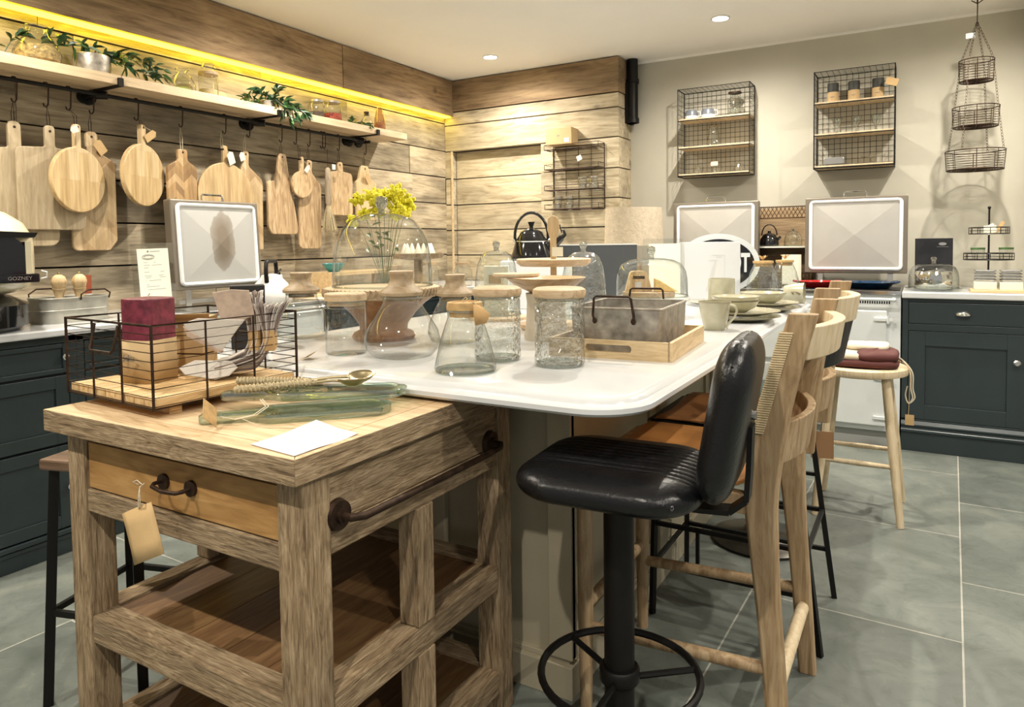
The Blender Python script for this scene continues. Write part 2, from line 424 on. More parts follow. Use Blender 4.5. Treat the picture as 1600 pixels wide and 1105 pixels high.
MT['cork'] = plain('cork_wood', (.48,.31,.13), .7, noise=.2, nscale=60)
MT['lidwood'] = wood('jar_lid_wood', (.38,.26,.14), (.52,.38,.23), (.62,.48,.31), 'x', 2.2, .55, .1)
MT['mushwood'] = wood('stopper_wood', (.24,.16,.09), (.37,.27,.16), (.46,.35,.22), 'x', 2.0, .5, .15)
MT['leaf'] = plain('dark_green_leaf', (.018,.055,.018), .4, noise=.5, nscale=30)
MT['leaf2'] = plain('mid_green_leaf', (.05,.12,.03), .45, noise=.4, nscale=30)
MT['yellowfl'] = plain('yellow_flower', (.72,.66,.03), .7, noise=.25, nscale=60, bump=.3, bscale=120)
MT['blackleather'] = plain('black_leather', (.007,.007,.008), .30, bump=.12, bscale=120, spec=.35)
MT['tanleather'] = plain('tan_leather', (.42,.19,.055), .38, noise=.25, nscale=9, bump=.06)
MT['brownleather'] = plain('brown_leather', (.30,.13,.04), .45, noise=.25, nscale=9, bump=.06)
MT['sage'] = plain('sage_glazed_stoneware', (.40,.38,.27), .22, noise=.08, nscale=30, coat=.4)
MT['sagerim'] = plain('dark_stoneware_rim', (.20,.17,.10), .3)
MT['velvetgreen'] = plain('dark_green_cushion', (.015,.06,.045), .7, sheen=.4)
print('p0 ok')
# ================================================================ setting
# ---- floor
def floor_mat():
    m, nt, b = newmat('slate_floor')
    th = math.radians(1.9)
    tc = N(nt, 'ShaderNodeTexCoord')
    def dot(v):
        n = N(nt, 'ShaderNodeVectorMath', operation='DOT_PRODUCT'); n.inputs[1].default_value = v
        nt.links.new(tc.outputs['Object'], n.inputs[0]); return n.outputs['Value']
    U = math_n(nt, 'ADD', dot((math.sin(th), math.cos(th), 0)), 0.88*20-2.46)
    V = math_n(nt, 'ADD', dot((math.cos(th), -math.sin(th), 0)), 0.619*20-0.0443)
    cb = N(nt, 'ShaderNodeCombineXYZ'); nt.links.new(U, cb.inputs[0]); nt.links.new(V, cb.inputs[1])
    br = N(nt, 'ShaderNodeTexBrick'); br.offset = .5
    br.inputs['Scale'].default_value = 1; br.inputs['Brick Width'].default_value = .88; br.inputs['Row Height'].default_value = .619
    br.inputs['Mortar Size'].default_value = .0028; br.inputs['Mortar Smooth'].default_value = .1
    br.inputs['Color1'].default_value = (.125,.14,.125,1); br.inputs['Color2'].default_value = (.175,.19,.17,1)
    br.inputs['Mortar'].default_value = (.42,.41,.36,1)
    nt.links.new(cb.outputs[0], br.inputs['Vector'])
    n1 = N(nt, 'ShaderNodeTexNoise'); n1.inputs['Scale'].default_value = 3.2; n1.inputs['Detail'].default_value = 8; n1.inputs['Distortion'].default_value = 1.5
    nt.links.new(tc.outputs['Object'], n1.inputs['Vector'])
    c1 = ramp(nt, n1.outputs['Fac'], [(.3, (.72,.74,.72)), (.55, (1,1,1)), (.72, (1.28,1.26,1.2))])
    mx = N(nt, 'ShaderNodeMix', data_type='RGBA', blend_type='MULTIPLY'); mx.inputs[0].default_value = 1
    nt.links.new(br.outputs['Color'], mx.inputs[6]); nt.links.new(c1, mx.inputs[7])
    n2 = N(nt, 'ShaderNodeTexNoise'); n2.inputs['Scale'].default_value = 9; n2.inputs['Detail'].default_value = 10; n2.inputs['Roughness'].default_value = .7; n2.inputs['Distortion'].default_value = 2.5
    nt.links.new(tc.outputs['Object'], n2.inputs['Vector'])
    c2 = ramp(nt, n2.outputs['Fac'], [(.35, (.80,.82,.80)), (.50, (1,1,1)), (.60, (1.0,1.0,1.0)), (.66, (1.22,1.22,1.2)), (.72, (.95,.95,.95))])
    m3 = N(nt, 'ShaderNodeMix', data_type='RGBA', blend_type='MULTIPLY'); m3.inputs[0].default_value = 1
    nt.links.new(mx.outputs[2], m3.inputs[6]); nt.links.new(c2, m3.inputs[7])
    nt.links.new(m3.outputs[2], b.inputs['Base Color'])
    b.inputs['Roughness'].default_value = .38
    bp = N(nt, 'ShaderNodeBump'); bp.inputs['Strength'].default_value = .18; bp.inputs['Distance'].default_value = .01
    nt.links.new(n1.outputs['Fac'], bp.inputs['Height']); nt.links.new(bp.outputs[0], b.inputs['Normal'])
    return m
S('floor', G().box(-3.7, 3.2, -2.2, 5.4, -.05, 0), floor_mat(), smooth=False)
S('ceiling', G().box(-3.7, 3.2, -2.2, 5.4, CEIL, CEIL+.06), MT['ceil'], smooth=False)
S('wall_right', G().box(.56, .70, 4.3, 5.25, 0, CEIL), MT['plaster'], smooth=False)
S('wall_back', G().box(-3.7, 3.2, 5.25, 5.4, 0, CEIL), MT['plaster'], smooth=False)
# cove where the plaster meets the ceiling
g = G()
g.prism([(5.25, CEIL), (5.25, CEIL-.02), (5.235, CEIL-.006), (5.15, CEIL)], 'x', -1.95, .56)
S('trim_2', g, MT['ceil'], smooth=False)
# ---- left plank wall: each board its own block, a dark slot between boards
def boards(g, ax, a0, a1, face, back, edges, seed, jmin=1.1, jmax=2.4, gap=.009):
    rnd = random.Random(seed)
    for z0, z1 in zip(edges, edges[1:]):
        a = a0 - rnd.uniform(0, 1.2)
        while a < a1:
            b = a + rnd.uniform(jmin, jmax)
            p, q = max(a, a0), min(b, a1)
            if a1 - q < .25: q = a1; b = a1+1
            j = rnd.uniform(-.004, .004)
            if q - p > .02:
                if ax == 'y': g.box(back, face+j, p, q-.003, z0+gap/2, z1-gap/2)
                else: g.box(p, q-.003, face+j, back, z0+gap/2, z1-gap/2)
            a = b
LE = [0, .23, .455, .68, .90, 1.128, 1.345, 1.562, 1.787, 2.01, 2.245, 2.32]
g = G(); boards(g, 'y', -2.2, 4.99, -3.54, -3.60, LE, 5)
S('wall_left', g, MT['plank'], smooth=False)
S('wall_left_backing', G().box(-3.70, -3.585, -2.2, 5.25, 0, CEIL), plain('dark_batten', (.03,.018,.01), .9), smooth=False)
g = G(); boards(g, 'y', -2.2, 4.99, -3.45, -3.59, [2.295, 2.597], 11, 1.6, 2.6)
S('trim_1', g, MT['fascia'], smooth=False)
# ---- alcove plank wall with a recessed panel
AE = [0, .23, .455, .68, .90, 1.12, 1.333, 1.552, 1.775, 2.005, 2.225, 2.335]
g = G()
boards(g, 'x', -2.615, -1.955, 4.99, 5.25, AE[:10], 3, 3, 4)
boards(g, 'x', -3.54, -1.955, 4.99, 5.25, AE[9:], 4, 3, 4)
boards(g, 'x', -3.47, -2.618, 5.055, 5.25, AE[:10], 6, 3, 4)
boards(g, 'x', -3.54, -3.475, 4.99, 5.25, AE[:10], 8, 3, 4)
S('wall_alcove', g, MT['plankx'], smooth=False)
g = G(); boards(g, 'x', -3.45, -1.95, 4.975, 5.25, [2.335, 2.597], 12, 2.2, 2.8)
S('trim_3', g, MT['fasciax'], smooth=False)
S('trim_4', G().box(-3.478, -3.462, 4.982, 4.992, .9, 2.005), MT['shelf'], smooth=False)
# black soil pipe in the corner
t = thing('vent_pipe', 'short black pipe boxed against the corner where wood meets plaster', 'pipe', (-1.91, 5.16, 2.12))
G().cyl((0,0,0), (0,0,.48), .042).build('pipe', MT['blackmetal'], t)
G().cyl((0,0,-.0), (0,0,.035), .05).cyl((0,0,.30), (0,0,.33), .05).box(-.05,-.02,-.04,.09,.0,.3).build('collar', MT['blackmetal'], t)
# ---- downlights
t0 = None
dl_em = emit('lamp_glow', (1, .93, .8), 30)
for i, (x, y) in enumerate(LAMP_SPOTS):
    if t0 is None:
        t0 = thing('recessed_downlight', 'x', 'ceiling light', (x, y, CEIL))
        G().lathe([(.058,0),(.058,-.005),(.048,-.008),(.046,-.001)], cap=False).build('bezel', MT['ceramicw'], t0)
        G().lathe([(.0,-.0012),(.046,-.0012),(.046,-.0045),(.0,-.0045)], cap=False).build('lens', dl_em, t0)
        o = t0
    else: o = copy_tree(t0, (x, y, CEIL))
    o['label'] = 'small round recessed ceiling downlight out of the frame'
    if i > 1: o['group'] = 'recessed downlights'
    if i == 0: l = lamp_light(x, y, LAMP_W); COL.objects.link(l); l.parent = o; l.location = (0, 0, -.012)
    if i == 0: o['label'] = 'round recessed ceiling downlight nearest the planked alcove corner'
    if i == 1: o['label'] = 'round recessed ceiling downlight in front of the beige plaster wall'
# ---- LED strip under the fascia
led = G().box(-3.478, -3.462, -2.2, 4.97, 2.289, 2.2945).build('led_strip', emit('yellow_led', (1.0, .80, .03), 6.0), smooth=False)
tag(led, 'glowing yellow light strip under the top board of the left wall', 'light strip')
led2 = G().box(-3.53, -3.48, -2.2, 4.97, 2.2885, 2.2950).build('led_strip_diffuser', emit('yellow_led_soft', (1.0, .72, .03), 6.5), smooth=False)
led2.parent = led

# ---- left run of cabinets + worktop
def panel_front(g, ax, a0, a1, z0, z1, face, d=.02, frame=.06, rec=.008, sgn=1):
    """flat framed door/drawer front, recessed centre. ax: axis the front runs along"""
    def B(p0, p1, q0, q1, f0, f1):
        if ax == 'y': g.box(min(f0,f1), max(f0,f1), p0, p1, q0, q1)
        else: g.box(p0, p1, min(f0,f1), max(f0,f1), q0, q1)
    f0, f1 = face, face+sgn*d
    B(a0, a0+frame, z0, z1, f0, f1); B(a1-frame, a1, z0, z1, f0, f1)
    B(a0+frame, a1-frame, z0, z0+frame, f0, f1); B(a0+frame, a1-frame, z1-frame, z1, f0, f1)
    B(a0+frame, a1-frame, z0+frame, z1-frame, f0, f1-sgn*rec)
def cabinet_left(y0, y1, label, knob_y):
    t = thing('base_cabinet', label, 'cabinet', (-2.94, (y0+y1)/2, 0))
    w = (y1-y0)/2
    g = G().box(-.58, -.022, -w, w, .0, .872)
    g.box(-.022, 0, -w, -w+.03, .10, .872).box(-.022, 0, w-.03, w, .10, .872).box(-.022, 0, -w, w, .845, .872).box(-.022, 0, -w, w, .0, .10)
    g.box(-.02, .012, -w, w, .082, .10).box(-.02, .006, -w, w, .062, .078)
    g.build('body', MT['navy'], t, smooth=False, bevel=.002)
    for z0, z1 in ((.105, .435), (.445, .715), (.725, .842)):
        g = G(); panel_front(g, 'y', -w+.033, w-.033, z0, z1, -.022, .022, .05 if z1-z0 > .15 else .018)
        dr = g.build('drawer', MT['navy'], t, smooth=False, bevel=.0015)
        if z0 > .7 or True:
            zc = (z0+z1)/2 if z1 < .8 else .79
            G().lathe([(.004,0),(.004,.012),(.012,.016),(.013,.022),(.008,.027),(0,.028)]).xf(Matrix.Translation((0, knob_y-(y0+y1)/2, zc)) @ Matrix.Rotation(PI/2, 4, 'Y')).build('knob', MT['chrome'], dr)
cabinet_left(-.4, .55, 'dark navy drawer cabinet at the left edge nearest the viewer', .1)
cabinet_left(.55, 1.56, 'dark navy drawer cabinet under the cream pizza oven', 1.51)
cabinet_left(1.56, 2.10, 'dark navy cabinet under the zinc caddy, beside the left range', 1.9)
def worktop(name, label, outline, z0, z1):
    g = G().prism(outline, 'z', z0, z1)
    o = g.build(name, MT['worktop'], smooth=False, bevel=.006)
    return tag(o, label, 'worktop')
worktop('worktop', 'white worktop along the left plank wall under the pizza oven', [(-3.54,-.4),(-2.90,-.4),(-2.90,2.10),(-3.54,2.10)], .875, .905)
cabinet_left(2.92, 3.6, 'dark navy cabinet against the left wall beyond the left range', 3.2)
cabinet_left(3.6, 4.30, 'dark navy cabinet at the corner of the plank walls', 4.0)
worktop('worktop', 'white worktop turning the corner under the black kettle', [(-3.54,2.92),(-2.90,2.92),(-2.90,4.30),(-1.62,4.30),(-1.62,4.98),(-3.54,4.98)], .875, .905)
t = thing('base_cabinet', 'dark navy cabinet against the planked alcove, left of the back range', 'cabinet', (-2.26, 4.36, 0))
g = G().box(-.62, .62, .0, .62, .0, .872); g.build('body', MT['navy'], t, smooth=False)
for a, b in ((-.6, -.01), (.01, .6)):
    g = G(); panel_front(g, 'x', a, b, .12, .85, 0, .02, .06, sgn=-1); g.build('door', MT['navy'], t, smooth=False)
print('p1 ok')
# ================================================================ left wall: shelf, rail, boards
def V3(*a): return Vector(a)
sh = thing('wall_shelf', 'long pale timber shelf on black brackets high on the left plank wall', 'shelf', (-3.54, 2.0, 1.985))
for a, b in ((-1.6, -.012), (-.006, 2.13)):
    G().box(0, .27, a, b, 0, .045).build('plank', MT['shelf'], sh, smooth=False, bevel=.002)
for y in (.33-1.9, -.02, .93, 1.80):
    g = G().box(0, .285, y-.012, y+.012, -.008, -.001).box(.272, .285, y-.012, y+.012, -.001, .03)
    g.cyl((0, y, -.03), (.012, y, -.03), .036, n=20).cyl((.0, y, -.03), (.11, y, -.03), .012).cyl((.09, y-.02, -.03), (.13, y+.02, -.03), .02)
    g.build('bracket', MT['blackmetal'], sh)
rl = thing('hanging_rail', 'black iron rail under the long timber shelf holding the chopping boards', 'rail', (-3.43, 1.4, 1.957))
G().cyl((0, -1.6, 0), (0, 2.42, 0), .0095, n=12).build('bar', MT['blackmetal'], rl)
for y in (.12, .56, 1.5, 2.37, 2.50):
    G().cyl((-.11, y, 0), (-.098, y, 0), .034).cyl((-.1, y, 0), (0, y, 0), .011).build('flange', MT['blackmetal'], rl)
KX = 3.43/3.48
def WP(y, z): return y*KX, 1.217+(z-1.217)*KX
hook0 = None
def hook(y, label):
    global hook0
    y = y
    if hook0 is None:
        pts = [(0, .012*math.sin(a), .012*math.cos(a)+.0) for a in [(-1.9+3.6*k/8) for k in range(9)]]
        pts = [(0,-.011,-.006),(0,-.012,.004),(0,-.006,.012),(0,.004,.013),(0,.0115,.005),(0,.012,-.008),(0,.010,-.05),(0,.008,-.085),(0,0,-.098),(0,-.010,-.094),(0,-.013,-.082)]
        hook0 = G().tube(pts, .0032, 6).build('metal_hook', MT['rustmetal'])
        o = hook0
    else: o = hook0.copy(); COL.objects.link(o)
    o.location = (-3.43, y, 1.957); tag(o, label, 'hook', 'iron hooks along the board rail'); return o
def cutboard(label, outline, m, hy, hz, dx=0.0, th=.019, rz=0, tagpos=None, tagc='tag', hook_y=None, loopto=None, hole=True, tagr=.3, bev=.004, hide_loop=False, tagsize=(.045,.075)):
    """outline in wall plane (y, z), hung from (hy, hz)"""
    hy, hz = WP(hy, hz)
    t = thing('chopping_board', label, 'chopping board', (-3.445+dx, hy, hz), rz)
    P = [WP(*p) for p in outline]; P = [(y-hy, z-hz) for y, z in P]
    G().prism(P, 'x', -th/2, th/2).build('board', m, t, smooth=False, bevel=bev)
    if hole: G().cyl((-th/2-.001, 0, -.012), (th/2+.001, 0, -.012), .006, n=12).build('hole', MT['rustmetal'], t)
    top = 1.866 if loopto is None else loopto
    cs = MT['twine'] if hide_loop else MT['rustmetal']
    G().tube([(.001, .005, -.010), (.004, .003, (top-hz)*.5), (-dx*.6, 0, top-hz), (-.006, -.004, (top-hz)*.5), (-.001, -.004, -.010)], .0016, 5, closed=True).build('hanging_loop', cs, t)
    if tagpos:
        dy, dz = tagpos; a, b = tagsize
        m4 = Matrix.Translation((.016+th/2, dy, dz)) @ Matrix.Rotation(tagr, 4, 'X') @ Matrix.Rotation(.25, 4, 'Y')
        o = G().prism(rpoly([(-a/2, -b/2, 0), (a/2, -b/2, 0), (a/2, b/2-.01, 0), (0, b/2+.004, 0), (-a/2, b/2-.01, 0)]), 'x', -.0008, .0008).xf(m4).build('price_tag', MT[tagc], t, smooth=False)
        G().tube([(.0, 0, -.01), (.016, dy*.4, dz*.4+.01), m4 @ V3(.001, 0, b/2-.004)], .001, 4).build('tag_string', MT['twine'], t)
    if hook_y is not None: hook(hook_y*3.43/3.40, 'black iron hook holding ' + label[:60].split(' hung')[0].split(' with')[0].replace('board', 'board'))
    return t
def paddle(cy, top, hw, shoulder, bw, bot, r=.03, sr=.03, hr=None):
    """handle of half width hw from top to the shoulder, body half width bw"""
    hr = hw*.95
    return rpoly([(cy-hw, top, hr), (cy-hw, shoulder+.0, .012), (cy-bw, shoulder-.0-.01, sr), (cy-bw, bot, r), (cy+bw, bot, r), (cy+bw, shoulder-.01, sr), (cy+hw, shoulder, .012), (cy+hw, top, hr)])
def roundb(cy, cz, r, hw, top, n=48, ry=None):
    ry = ry or r
    a = math.asin(hw/r)
    pts = [(cy+r*math.sin(t), cz+ry*math.cos(t)) for t in [a+(2*PI-2*a)*k/n for k in range(n+1)]]
    return pts + rpoly([(cy-hw, cz+ry*math.cos(a)+.01, 0), (cy-hw, top, hw*.8), (cy+hw, top, hw*.8), (cy+hw, cz+ry*math.cos(a)+.01, 0)])
cutboard('tall greyish wooden board with rounded handle at the far left end of the rail', paddle(1.63, 1.79, .027, 1.67, .175, 1.23, .05), MT['greyboard'], 1.63, 1.775, -.012, hook_y=1.59)
cutboard('wide grey-brown rectangular board with a narrow handle behind the leftmost round board', paddle(1.765, 1.785, .022, 1.685, .148, 1.305, .035), MT['greyboard'], 1.765, 1.77, .014, hook_y=1.718)
cutboard('large round pale chopping board with white tag, leftmost round one on the rail', roundb(0, 1.54, .153, .017, 1.80), MT['block'], 0, 1.80, .058, th=.022, rz=math.radians(17), tagpos=(-.035, -.03), tagc='cardw', tagr=1.9, hook_y=1.815, tagsize=(.03,.06)).location.y = WP(1.862, 0)[0]
cutboard('tall herringbone board with rounded head and clipped corner, beside the leftmost round board', rpoly([(1.938,1.785,.025),(1.94,1.70,.01),(1.868,1.655,.04),(1.862,1.206,.035),(2.04,1.206,.006),(2.078,1.255,.006),(2.08,1.645,.045),(1.995,1.69,.01),(1.996,1.787,.025)]), MT['chev'], 1.967, 1.772, -.010, tagpos=(.03, -.06), tagr=.75, hook_y=1.92)
cutboard('oval-looking round pale board hanging alone and turned from the wall, with a folded tag', roundb(0, 1.59, .159, .018, 1.85), MT['block'], 0, 1.845, .03, th=.026, rz=math.radians(22), tagpos=(.03, -.05), tagr=-.9, hook_y=2.14, tagsize=(.04,.07)).location.y = WP(2.203, 0)[0]
cutboard('small contrast herringbone board on white string, left of the raised lid', rpoly([(2.41,1.75,.02),(2.415,1.69,.02),(2.350,1.655,.03),(2.347,1.30,.03),(2.52,1.30,.03),(2.528,1.655,.03),(2.47,1.69,.02),(2.475,1.75,.02)]), MT['chevd'], 2.443, 1.745, .01, hook_y=2.385, hide_loop=True)
cutboard('large round striped board with two tags above the raised lid', roundb(2.715, 1.515, .187, .017, 1.80), MT['stripb'], 2.70, 1.79, .01, tagpos=(.04, -.06), tagr=.5, tagc='cardw', hook_y=2.655, hide_loop=True)
cutboard('tall herringbone board with curved neck behind the right edge of the raised lid', rpoly([(2.852,1.79,.02),(2.858,1.72,.02),(2.82,1.64,.05),(2.825,1.20,.01),(2.99,1.195,.01),(2.998,1.62,.06),(2.895,1.70,.03),(2.90,1.79,.02)]), MT['chev'], 2.876, 1.78, -.012, tagpos=(-.04, -.03), tagc='cardw', tagr=.5, hook_y=2.82, hide_loop=True, tagsize=(.035,.05))
cutboard('broad brown board with long tapering neck, just right of the raised lid', rpoly([(3.118,1.80,.02),(3.10,1.68,.02),(3.075,1.625,.01),(3.022,1.62,.02),(3.022,1.335,.06),(3.05,1.291,.04),(3.258,1.291,.03),(3.262,1.335,.03),(3.21,1.62,.03),(3.19,1.70,.03),(3.176,1.80,.02)]), MT['acacia2'], 3.145, 1.79, 0, hook_y=3.06)
cutboard('smallest round board with slim handle and white tag in the middle of the rail', roundb(3.275, 1.612, .086, .016, 1.79), MT['acacia'], 3.262, 1.785, .035, tagpos=(.04, -.07), tagc='cardw', tagr=-.5, hook_y=3.176, tagsize=(.03,.045))
cutboard('long slim brown board with rounded corners hanging lowest behind the smallest round board', rpoly([(3.35,1.78,.02),(3.345,1.70,.03),(3.285,1.66,.06),(3.27,1.215,.04),(3.30,1.197,.03),(3.462,1.197,.04),(3.475,1.62,.05),(3.39,1.70,.03),(3.40,1.78,.02)]), MT['acacia2'], 3.372, 1.77, 0, hook_y=3.29)
cutboard('rectangular brown board with a short handle right of the hanging brush', paddle(3.66, 1.795, .024, 1.73, .117, 1.425, .03), MT['acacia'], 3.655, 1.785, 0, hook_y=3.555)
cutboard('small slim pale board with a dark tag at the right end of the rail', rpoly([(3.87,1.79,.02),(3.84,1.69,.03),(3.815,1.67,.01),(3.815,1.40,.02),(4.03,1.40,.02),(4.03,1.67,.01),(3.97,1.69,.03),(3.945,1.79,.02)]), MT['oak'], 3.91, 1.78, 0, tagpos=(.01, -.08), tagr=.8, hook_y=3.82)
hook(3.43, 'empty black iron hook near the middle of the rail')
# hanging brush
by = WP(3.50, 0)[0]
t = thing('hand_brush', 'long wooden hand brush with natural bristles hanging between two brown boards', 'brush', (-3.40, by, 1.72))
G().tube([(0,0,.012),(0,0,0),(0,0,-.06),(0,0,-.22),(0,-.003,-.24)], [.010,.017,.020,.021,.013], 14).build('handle', wood('brush_grey_wood', (.20,.15,.10), (.34,.27,.18), (.44,.36,.25), 'z', 2), t)
g = G(); rnd = random.Random(3)
for k in range(110):
    a, rr = rnd.uniform(0, 2*PI), rnd.uniform(0, 1)**.5
    sx, sy = math.cos(a)*rr, math.sin(a)*rr
    g.tube([(sx*.012, sy*.014, -.235), (sx*.025, sy*.035+.0, -.30), (sx*.045, sy*.062+.01, -.395-rnd.uniform(0,.02))], .0022, 3, caps=False)
g.build('bristles', MT['jute'], t)
G().tube([(0,.002,.005),(0,.003,.06),(0,0,.135),(0,-.003,.06),(0,-.002,.005)], .0012, 4, closed=True).build('hanging_loop', MT['rustmetal'], t)
G().box(.02,.0215,.02,.05,-.0,.035).build('price_tag', MT['cardw'], t, smooth=False)
hook(by+.005, 'black iron hook holding the long wooden hand brush')

# ---- things on the shelf (top z = 2.03)
ST = 2.0302
def leafy(name, label, cat, base, pts_dirs, n, L, w, mats, seed, parent=None, spread=.03):
    rnd = random.Random(seed); random.seed(seed)
    t = thing(name, label, cat, base) if parent is None else parent
    gs = G(); gl = [G(), G()]
    for path in pts_dirs:
        P = [Vector(p) for p in path]
        gs.tube(P, .0022, 5, r_end=.001)
        segs = len(P)-1
        for k in range(n):
            f = rnd.uniform(.05, 1)*segs; i = min(int(f), segs-1); q = P[i].lerp(P[i+1], f-i)
            d = (P[i+1]-P[i]).normalized()
            side = Vector((rnd.uniform(-1,1), rnd.uniform(-1,1), rnd.uniform(-.8,.9)))
            gl[rnd.random() < .25].leaf(q, d*.7+side*.9, L*rnd.uniform(.6,1.15), w*rnd.uniform(.7,1.2))
    gs.build('stem', MT['leaf'], t); gl[0].build('leaves', mats[0], t); gl[1].build('young_leaves', mats[1], t)
    return t
def jar(name, label, cat, c, r, prof, gm='glass', lid=None, contents=None, group=None, n=28, rim=True):
    """prof: (r, z) list in units of metres from the base; lid: list of (mat, profile)"""
    t = thing(name, label, cat, c, group=group)
    G().lathe(prof, n=n, cap=False).build('glass_body', MT[gm], t, ang=1.2)
    if rim:
        rr, zz = prof[-1]
        G().tube([(rr*math.cos(a), rr*math.sin(a), zz) for a in [2*PI*k/n for k in range(n)]], .0022, 6, closed=True).build('rim', MT['glassrim'], t)
    if contents:
        m, pr = contents; G().lathe(pr, n=20).build('contents', MT[m] if isinstance(m, str) else m, t)
    if lid:
        for nm, m, pr in lid: G().lathe(pr, n=n).build(nm, MT[m], t)
    return t
dried = plain('dried_seed_pods', (.40,.28,.10), .8, noise=.6, nscale=60, bump=.8, bscale=90)
redp = plain('dried_red_petals', (.36,.05,.025), .8, noise=.6, nscale=70, bump=.8, bscale=90)
purp = plain('dark_dried_pods', (.07,.045,.03), .8, noise=.6, nscale=70, bump=.8, bscale=90)
jar('glass_vase', 'squat glass jar of dried seed pods at the left end of the shelf', 'jar', (-3.40, 1.69, ST), .09,
    [(.001,0),(.06,.0),(.088,.02),(.095,.05),(.08,.09),(.05,.125),(.04,.15),(.047,.17)], contents=(dried, [(.001,.004),(.058,.004),(.084,.022),(.088,.05),(.07,.082),(.02,.095)]))
t = thing('zinc_pot', 'dull grey metal pot lying under dark leaves on the left of the shelf', 'pot', (-3.405, 1.93, ST))
G().lathe([(.04,0),(.075,.003),(.082,.05),(.078,.095),(.07,.1),(.066,.095),(.07,.05),(.0,.012)], n=30).build('body', MT['galv'], t)
leafy('leafy_garland', 'dark green leafy branch spilling right from the metal pot on the shelf', 'greenery', (-3.39, 1.97, ST+.08),
      [[(0,-.22,.02),(.02,-.1,.05),(.02,0,.03)],[(0,0,.0),(.03,.08,.03),(.05,.18,.02),(.06,.30,-.03)],[(-.02,-.02,.02),(.0,.10,.06),(.0,.22,.05),(.02,.33,.01)],[(0,0,.0),(.06,.06,-.01),(.08,.16,-.04),(.09,.23,-.055)]],
      26, .062, .026, (MT['leaf'], MT['leaf2']), 21)
leafy('leaf_sprig', 'sprig of dark leaves by the dried-pod jar at the far left of the shelf', 'greenery', (-3.42, 1.57, ST+.10),
      [[(0,0,-.06),(0,.03,0),(.02,.07,.03)],[(0,.14,.0),(.01,.18,.04),(.03,.23,.05)]], 14, .06, .026, (MT['leaf'], MT['leaf2']), 23)
jar('glass_jar', 'round-bellied clear jar with leaves inside, left of the lidded canister on the shelf', 'jar', (-3.40, 2.40, ST), .06,
    [(.001,0),(.05,.0),(.066,.02),(.066,.05),(.045,.09),(.028,.105),(.026,.12),(.034,.128)], contents=('leaf2', [(.001,.004),(.045,.004),(.055,.02),(.03,.035)]))
jar('glass_canister', 'tall clear canister with a smoky glass lid in the left half of the shelf', 'jar', (-3.40, 2.56, ST), .05,
    [(.001,0),(.046,.0),(.05,.006),(.05,.125),(.05,.13)], lid=[('lid','mushwood',[(.052,.13),(.052,.145),(.04,.15)]),('lid_knob','glassrib',[(.03,.15),(.038,.17),(.03,.19),(.002,.192)])], contents=(plain('pale_grain', (.55,.45,.25), .9, bump=.5), [(.001,.004),(.044,.004),(.046,.05),(.001,.052)]))
t = leafy('potted_trailing_plant', 'bushy dark green plant trailing over the middle of the shelf', 'plant', (-3.36, 2.93, ST+.005),
      [[(0,0,0),(.02,-.03,.06),(.02,-.08,.09)],[(0,0,0),(.03,.03,.08),(.03,.05,.12)],[(0,0,0),(.05,.06,.05),(.1,.10,.01),(.125,.12,-.08)],[(0,0,0),(.06,0,.05),(.11,.03,0),(.13,.05,-.09)],[(0,0,0),(.03,.10,.06),(.06,.17,.02),(.10,.22,-.02)],[(0,0,0),(0,-.12,.04),(.02,-.2,.02)],[(0,0,0),(0,.14,.05),(.02,.24,.02)]],
      24, .07, .030, (MT['leaf'], MT['leaf2']), 31)
G().lathe([(.03,0),(.04,.0),(.045,.04),(.04,.042),(.0,.035)]).build('pot', MT['galv'], t)
jar('glass_jar', 'lidded glass jar of dark dried pods, left of the red petal jar', 'jar', (-3.40, 3.36, ST), .05,
    [(.001,0),(.046,.0),(.053,.01),(.053,.09),(.042,.105),(.042,.115)], lid=[('lid','steel',[(.0,.115),(.045,.115),(.045,.128),(.0,.131)])], contents=(purp, [(.001,.004),(.045,.004),(.05,.015),(.05,.05),(.002,.06)]))
jar('glass_jar', 'lidded glass jar half full of dried red petals on the shelf', 'jar', (-3.395, 3.50, ST), .055,
    [(.001,0),(.052,.0),(.06,.01),(.06,.10),(.05,.118),(.05,.13)], lid=[('lid','galv',[(.0,.13),(.054,.13),(.054,.142),(.0,.15)])], contents=(redp, [(.001,.004),(.051,.004),(.057,.015),(.057,.06),(.002,.068)]))
leafy('leaf_sprig', 'low dark green sprig between the red petal jar and the small glass bottle', 'greenery', (-3.37, 3.64, ST+.012),
      [[(0,0,-.005),(.0,.03,.03)],[(0,0,-.005),(.04,.06,.02),(.08,.10,-.01)],[(0,0,-.005),(.02,.09,.02),(.05,.14,.0)]], 16, .05, .024, (MT['leaf'], MT['leaf2']), 37)
jar('glass_bottle', 'small clear bottle with dark stopper near the right end of the shelf', 'bottle', (-3.39, 3.83, ST), .04,
    [(.001,0),(.036,.0),(.043,.01),(.043,.055),(.03,.075),(.016,.085),(.016,.10),(.02,.104)], lid=[('stopper','rustmetal',[(.0,.10),(.018,.10),(.018,.125),(.0,.128)])])
pinkm = plain('dusty_pink_glass', (.42,.24,.14), .25, noise=.15)
t = thing('tall_vase', 'tall slim amber-pink vase last on the right of the shelf', 'vase', (-3.40, 3.98, ST))
G().lathe([(.0,0),(.03,0),(.042,.03),(.040,.08),(.028,.14),(.018,.175),(.012,.18),(.0,.175)], n=26).build('body', glassmat('amber_pink_glass', (.80,.62,.45), (.45,.25,.15), 1.3), t)
G().lathe([(.0,.005),(.027,.005),(.036,.03),(.030,.07),(.0,.075)]).build('contents', pinkm, t)
t = thing('wall_clock_trinket', 'small round pale disc leaning on the planks behind the trailing plant', 'ornament', (-3.50, 2.72, ST))
t.name = 'round_ornament'
G().cyl((0,0,.04), (.006,0,.04), .04, n=24).build('disc', MT['oak'], t)

